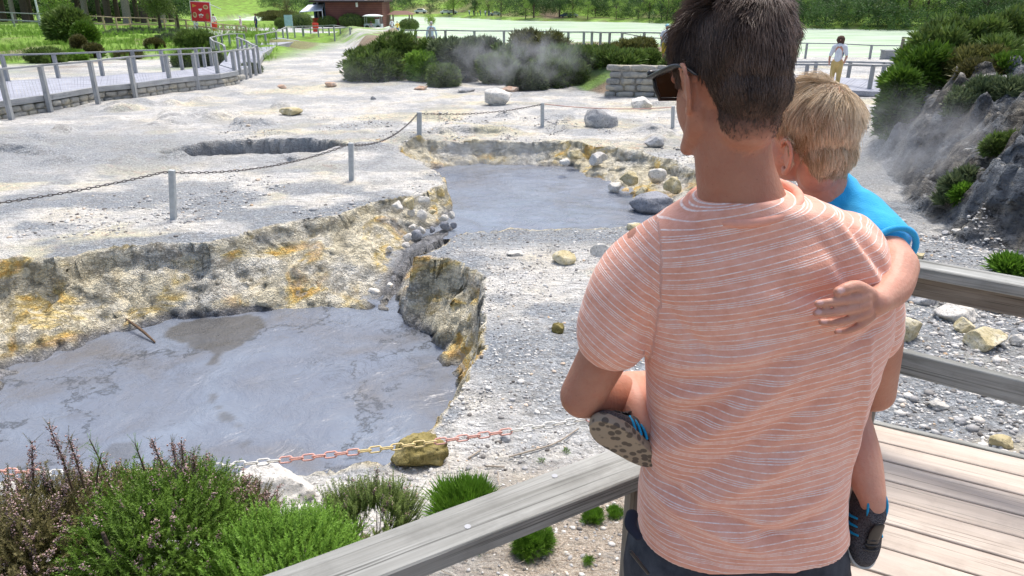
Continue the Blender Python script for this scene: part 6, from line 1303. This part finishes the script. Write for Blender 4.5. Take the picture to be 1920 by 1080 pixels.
for sx in (-1, 1):
    for sy in (-1, 1): b = MB(); b.tube([(p[0] + sx * wc * .3, YC + sy * .55 - .06, -.02), (p[0] + sx * wc * .3, YC + sy * .55 + .06, -.02)], .22, 12); b.build('wheel', M['black'], ct)
for i, (px, py, lab) in enumerate([(592, 60, 'red and orange crate behind the path fence, left'), (402, 58, 'red folding sign beside the man in white near the board')]):
    p = aZ(px, py, -.15); b = MB(); b.box((p[0], p[1], p[2] + .38), (.45, .10, .75), rotx(.15)); b.box((p[0], p[1] + .22, p[2] + .38), (.45, .06, .75), rotx(-.25)); tag(b.build('folding_sign', plain('red_plastic', (.62, .06, .04))), lab, 'sign')
b = MB(); rb_ = [aZ(x, y, -.2) for x, y in [(415, 48), (480, 51), (545, 52)]]
# cars across the lake
CARM = {'white': plain('white_car_paint', (.75, .76, .78), .3, .03), 'dark': plain('dark_blue_car_paint', (.04, .06, .12), .3, .05), 'silver': plain('silver_car_paint', (.45, .47, .5), .3, .04)}; GL = plain('car_glass', (.03, .04, .05), .1, .1, spec=.6)
def car(x, y, z, ang, col, L, label):
    r = empty('parked_car', (x, y, z), label, 'car', 'cars parked on the far shore'); R = rotz(ang); w_ = L * .40
    def sec(P, yw): return [np.array([px_, yw, pz_]) for px_, pz_ in P]
    prof = [(-.5, .10), (-.5, .20), (-.42, .25), (-.30, .27), (-.20, .37), (.18, .37), (.34, .27), (.48, .23), (.5, .10)]
    b = MB(); V = sec([(a * L, c * L) for a, c in prof], -w_ / 2) + sec([(a * L, c * L) for a, c in prof], w_ / 2); n = len(prof); b.raw(V, [tuple(range(n)), tuple(range(n, 2 * n))[::-1]] + [(i, i + n, (i + 1) % n + n, (i + 1) % n) for i in range(n)]); b.xf(R, (x, y, z)); b.build('body', CARM[col], r)
    b = MB()
    for sy in (-1, 1): b.raw([(-.27 * L, sy * w_ * .505, .27 * L), (-.19 * L, sy * w_ * .505, .355 * L), (.17 * L, sy * w_ * .505, .355 * L), (.29 * L, sy * w_ * .505, .27 * L)], [(0, 1, 2, 3) if sy > 0 else (3, 2, 1, 0)])
    b.xf(R, (x, y, z)); b.build('window', GL, r)
    for sx in (-.3, .3):
        for sy in (-1, 1): b = MB(); b.tube([(sx * L, sy * w_ * .42, .08 * L), (sx * L, sy * w_ * .52, .08 * L)], .08 * L, 10); b.xf(R, (x, y, z)); b.build('wheel', M['black'], r)
for i, (px, df, col, lab) in enumerate([(789, 6, 'white', 'white van parked alone on the far lawn'), (835, 5, 'white', 'white car left of the pair across the lake'), (848, 5.5, 'silver', 'silver car right of the pair across the lake'), (928, 6, 'silver', 'silver car near the row of visitors across the lake'), (1062, 5, 'dark', 'dark blue car by the bare earth scar'), (1073, 5.5, 'silver', 'light car next to the dark blue one')]):
    x_ = (px - 960) / FPX * 130
    for _ in range(4): y_ = float(shore_far(x_)) + df; x_ = (px - 960) / FPX * (y_ * math.cos(_p) + 3.2 * math.sin(_p))
    car(x_, y_, gz(x_, y_), rng.uniform(-.3, .3), col, 1.9 if i else 2.3, lab)
# small figures
def figure(p, h, face, label, shirt, legs, hair_c, skirt=False, shorts_=False, hat=None, sleeve=.3, arms=((-.26, 0, .52), (.26, 0, .52)), lean=0, longhair=False, pack=None, vox=.022, grp='visitors on the paths'):
    k = h / 1.7; R = rotz(face); W = lambda P: R @ (np.array(P, float) * k) + np.array(p); root = empty('person', p, label, 'person', grp); SK = M['skin_child']
    b = MB(); b.ell(W((0, .0, 1.58)), (.075 * k, .09 * k, .11 * k)); b.limb([W((0, -.01, 1.36)), W((0, 0, 1.55))], [.05 * k, .048 * k], 10); b.ell(W((0, .10, 1.57)), (.014 * k, .02 * k, .02 * k))
    b.limb([W((0, 0, 1.32)), W((0, 0, 1.0))], [.12 * k, .12 * k], 12); hands = []
    for sx, a in zip((-1, 1), arms):
        sh0 = W((sx * .17, 0, 1.36)); hd = W((a[0], a[1], a[2] + .30)); el = (sh0 + hd) / 2 + R @ np.array([sx * .05, -.05, -.05]) * k; b.limb([sh0, el, hd], [.05 * k, .042 * k, .032 * k], 10); b.ell(hd + (hd - el) * .18, (.035 * k,) * 3); hands.append((sh0, el, hd))
    for sx in (-1, 1):
        b.limb([W((sx * .09, 0, .9)), W((sx * .10, .02, .48)), W((sx * .10, -.01, .09))], [.085 * k, .058 * k, .040 * k], 10); b.limb([W((sx * .10, -.03, .05)), W((sx * .11, .14, .04))], [.045 * k, .035 * k], 8)
    V, N, F = remeshed(b, vox * k, 2); add('body', V, F, SK, root, True, {'scalp': 0 * V[:, 0], 'nail': 0 * V[:, 0]})
    b = MB(); b.limb([W((0, -.0, 1.40)), W((0, 0, 1.2)), W((0, 0, .92))], [.10 * k, .155 * k, .165 * k], 14, .72, up=R @ np.array([1, 0, 0.])); 
    b.limb([W((-.15, 0, 1.37)), W((.15, 0, 1.37))], [.075 * k, .075 * k], 12)
    for s0, el, hd in hands: b.limb([s0, s0 + (el - s0) * (.8 if sleeve < .9 else 1.0)] + ([hd] if sleeve > .9 else []), [.070 * k, .066 * k] + ([.05 * k] if sleeve > .9 else []), 10)
    V, N, F = remeshed(b, vox * k, 2); add('shirt', V, F, shirt, root, True)
    b = MB(); b.limb([W((0, 0, .98)), W((0, 0, .86))], [.16 * k, .165 * k], 14, .75, up=R @ np.array([1, 0, 0.])); zl = .45 if shorts_ else .12
    if skirt: b.limb([W((0, 0, .95)), W((0, 0, .5))], [.16 * k, .22 * k], 14)
    else:
        for sx in (-1, 1): b.limb([W((sx * .09, 0, .86)), W((sx * .10, .02, .48 if not shorts_ else .60)), W((sx * .10, 0, zl))], [.105 * k, .078 * k, .068 * k], 10)
    V, N, F = remeshed(b, vox * k, 2); add('skirt' if skirt else ('shorts' if shorts_ else 'trousers'), V, F, legs, root, True)
    b = MB(); V0, F0 = ico(3); nz = fbm(V0[:, 0] * 3 + 2, V0[:, 1] * 3 + V0[:, 2] * 3, 3, 5) - .5; cc_ = W((0, -.022, 1.615)); rr = (.088, .098, .098) if not longhair else (.125, .115, .14); Vh = V0 * (1 + (.5 if longhair else .2) * nz)[:, None] * np.array(rr) * k; b.raw(Vh @ R.T + (cc_ - (np.array([0, 0, .05 * k]) if longhair else 0)), F0); o = b.build('hair' if hat is None else 'cap', hair_c if hat is None else hat, root, True)
    if pack is not None: b = MB(); b.ell(W((0, -.17, 1.15)), (.14 * k, .09 * k, .2 * k), R); b.build('backpack', pack, root, True)
    return root
PM = {k: plain(k, c, .85, .12, 6) for k, c in {'white_cotton': (.74, .76, .80), 'navy_cloth': (.03, .05, .13), 'yellow_cloth': (.72, .52, .05), 'mustard_cloth': (.58, .42, .16), 'pale_pink_cloth': (.72, .60, .58), 'grey_cloth': (.3, .3, .32), 'black_cloth': (.03, .03, .035), 'light_blue_cloth': (.55, .68, .78), 'brown_hair': (.09, .05, .035), 'grey_hair': (.5, .47, .45), 'black_hair': (.02, .018, .018), 'denim_cloth': (.10, .15, .25), 'pale_teal_cap': (.35, .62, .68)}.items()}
p = aZ(1575, 150, 0); YW = 20.5; px_ = aY(1573, 100, YW)[0]; zz = gz(px_, YW); hW = aY(1573, 67, YW)[2] - zz
figure((px_, YW, zz), hW * 1.0, rad(150), 'woman with dark curly hair in a white top and mustard trousers on the walkway', PM['white_cotton'], PM['mustard_cloth'], PM['brown_hair'], longhair=True, pack=PM['denim_cloth'], arms=((-.22, .12, .62), (.24, .06, .55)))
Yy = 28.3; x_ = aY(1249, 80, Yy)[0]; zz = gz(x_, Yy); figure((x_, Yy, zz), aY(1249, 45, Yy)[2] - zz, rad(170), 'child in a pale cap, white top and yellow shorts just left of the man\'s head', PM['white_cotton'], PM['yellow_cloth'], PM['brown_hair'], shorts_=True, hat=PM['pale_teal_cap'], arms=((-.20, .2, .75), (.22, .18, .80)))
def fg(px, pyt, pyb, Z, **k):
    p = aZ(px, pyb, Z); 
    for _ in range(3): p = aZ(px, pyb, gz(p[0], p[1])) if Z is None else p
    h = aY(px, pyt, p[1])[2] - p[2]; return figure(tuple(p), h, **k)
Yk = 44.; x_ = aY(809, 60, Yk)[0]; zz = aY(809, 40, Yk)[2] - 1.72; figure((x_, Yk, zz), 1.72, rad(10), 'grey-haired man in a pale shirt behind the lakeside fence', PM['light_blue_cloth'], PM['grey_cloth'], PM['grey_hair'], sleeve=1)
fg(697, 40, 66, -.1, face=rad(170), label='dark-haired woman in a grey top in front of the tour cart', shirt=PM['grey_cloth'], legs=PM['black_cloth'], hair_c=PM['brown_hair'], longhair=True)
fg(746, 40, 66, -.1, face=rad(200), label='person in a yellow top beside the twin hedge', shirt=PM['yellow_cloth'], legs=PM['denim_cloth'], hair_c=PM['black_hair'])
fg(736, 36, 64, -.1, face=rad(20), label='person in white just left of the yellow top', shirt=PM['white_cotton'], legs=PM['grey_cloth'], hair_c=PM['brown_hair'])
fg(482, 26, 60, -.2, face=rad(90), label='man in navy shirt and shorts walking on the road', shirt=PM['navy_cloth'], legs=PM['navy_cloth'], hair_c=PM['brown_hair'], shorts_=True)
fg(453, 30, 57, -.2, face=rad(-90), label='person in pale pink clothes and a cream cap walking left on the road', shirt=PM['pale_pink_cloth'], legs=PM['pale_pink_cloth'], hair_c=PM['grey_hair'], hat=PM['white_cotton'])
fg(404, 26, 58, -.2, face=rad(0), label='man in a white shirt and dark trousers right of the red board', shirt=PM['white_cotton'], legs=PM['navy_cloth'], hair_c=PM['black_hair'])
fg(371, 39, 60, -.2, face=rad(0), label='person in light clothes below the red board', shirt=PM['white_cotton'], legs=PM['grey_cloth'], hair_c=PM['brown_hair'])
for i, px in enumerate((880, 888, 896, 901, 910, 917, 924, 936)):
    x_ = (px - 960) / FPX * 140
    for _ in range(4): y_ = float(shore_far(x_)) + 4; x_ = (px - 960) / FPX * (y_ * math.cos(_p) + 3.4 * math.sin(_p))
    figure((x_, y_, gz(x_, y_)), .95, rad(40 * i), ('visitor in white', 'visitor in navy', 'visitor in yellow', 'visitor in grey')[i % 4] + ' in the row on the far shore', (PM['white_cotton'], PM['navy_cloth'], PM['yellow_cloth'], PM['grey_cloth'])[i % 4], PM['denim_cloth'], PM['brown_hair'], vox=.035, grp='visitors strolling on the far shore')

# ---------------------------------------------------------------- steam
def steam(c, r, dens, label, seed):
    V, F = ico(3); V = V * np.array(r); mt = bpy.data.materials.new('thin_steam'); mt.use_nodes = True; t = mt.node_tree; t.nodes.clear()
    out = t.nodes.new('ShaderNodeOutputMaterial'); vol = t.nodes.new('ShaderNodeVolumePrincipled'); t.links.new(vol.outputs[0], out.inputs['Volume']); vol.inputs['Color'].default_value = (.9, .92, .95, 1); vol.inputs['Anisotropy'].default_value = .2
    tc = t.nodes.new('ShaderNodeTexCoord'); mp = t.nodes.new('ShaderNodeMapping'); mp.inputs['Scale'].default_value = tuple(1 / x for x in r); t.links.new(tc.outputs['Object'], mp.inputs[0])
    ln_ = t.nodes.new('ShaderNodeVectorMath'); ln_.operation = 'LENGTH'; t.links.new(mp.outputs[0], ln_.inputs[0]); mr_ = t.nodes.new('ShaderNodeMapRange'); mr_.interpolation_type = 'SMOOTHSTEP'; mr_.inputs[1].default_value = .15; mr_.inputs[2].default_value = .95; mr_.inputs[3].default_value = 1; mr_.inputs[4].default_value = 0; t.links.new(ln_.outputs['Value'], mr_.inputs[0])
    no = t.nodes.new('ShaderNodeTexNoise'); no.inputs['Scale'].default_value = 1.6; no.inputs['Detail'].default_value = 3; no.inputs['Distortion'].default_value = .8; t.links.new(tc.outputs['Object'], no.inputs[0]); m2 = t.nodes.new('ShaderNodeMapRange'); m2.inputs[1].default_value = .42; m2.inputs[2].default_value = .7; t.links.new(no.outputs[0], m2.inputs[0])
    mu = t.nodes.new('ShaderNodeMath'); mu.operation = 'MULTIPLY'; t.links.new(mr_.outputs[0], mu.inputs[0]); t.links.new(m2.outputs[0], mu.inputs[1]); mu2 = t.nodes.new('ShaderNodeMath'); mu2.operation = 'MULTIPLY'; mu2.inputs[1].default_value = dens; t.links.new(mu.outputs[0], mu2.inputs[0]); t.links.new(mu2.outputs[0], vol.inputs['Density'])
    o = add('steam', V, F, mt, None, True); o.location = tuple(c); tag(o, label, 'steam', None, 'stuff')
steam(aY(960, 112, 25.5), (3.4, 1.2, 1.4), .85, 'thin steam drifting up before the shrubs', 1)
steam(aY(900, 292, 15.4), (2.0, .8, .8), 1.1, 'steam rising at the back wall of the farther pool', 2)
steam(aY(640, 470, 10.0), (2.6, .8, .5), .4, 'thin steam over the broken bank between the pools', 4)
steam(aY(1010, 350, 13.6), (2.2, 1.4, .45), .55, 'thin steam lying over the farther pool', 5)
steam(aY(1690, 275, 10.9), (1.7, 1.0, 1.1), 1.1, 'steam drifting off the dark bank behind the toddler', 3)
steam(aY(560, 150, 22), (9, 4, 1.0), .05, 'very thin vapour over the far flats', 6)

# ---------------------------------------------------------------- labels of look-alikes: count them off from the left
ORD = ('first second third fourth fifth sixth seventh eighth ninth tenth eleventh twelfth thirteenth fourteenth fifteenth sixteenth seventeenth eighteenth nineteenth twentieth').split()
by = {}
for o in scene.objects:
    if o.parent is None and 'label' in o and o.get('kind') is None: by.setdefault(o['label'], []).append(o)
def upx(o):
    l = o.location; return 960 + FPX * l.x / max(.1, l.y * math.cos(_p) + (CZ - l.z) * math.sin(_p))
for lab, L in by.items():
    if len(L) < 2: continue
    L.sort(key=upx)
    for k, o in enumerate(L):
        if k < 20: o['label'] = lab + ', ' + ORD[k] + ' from the left'
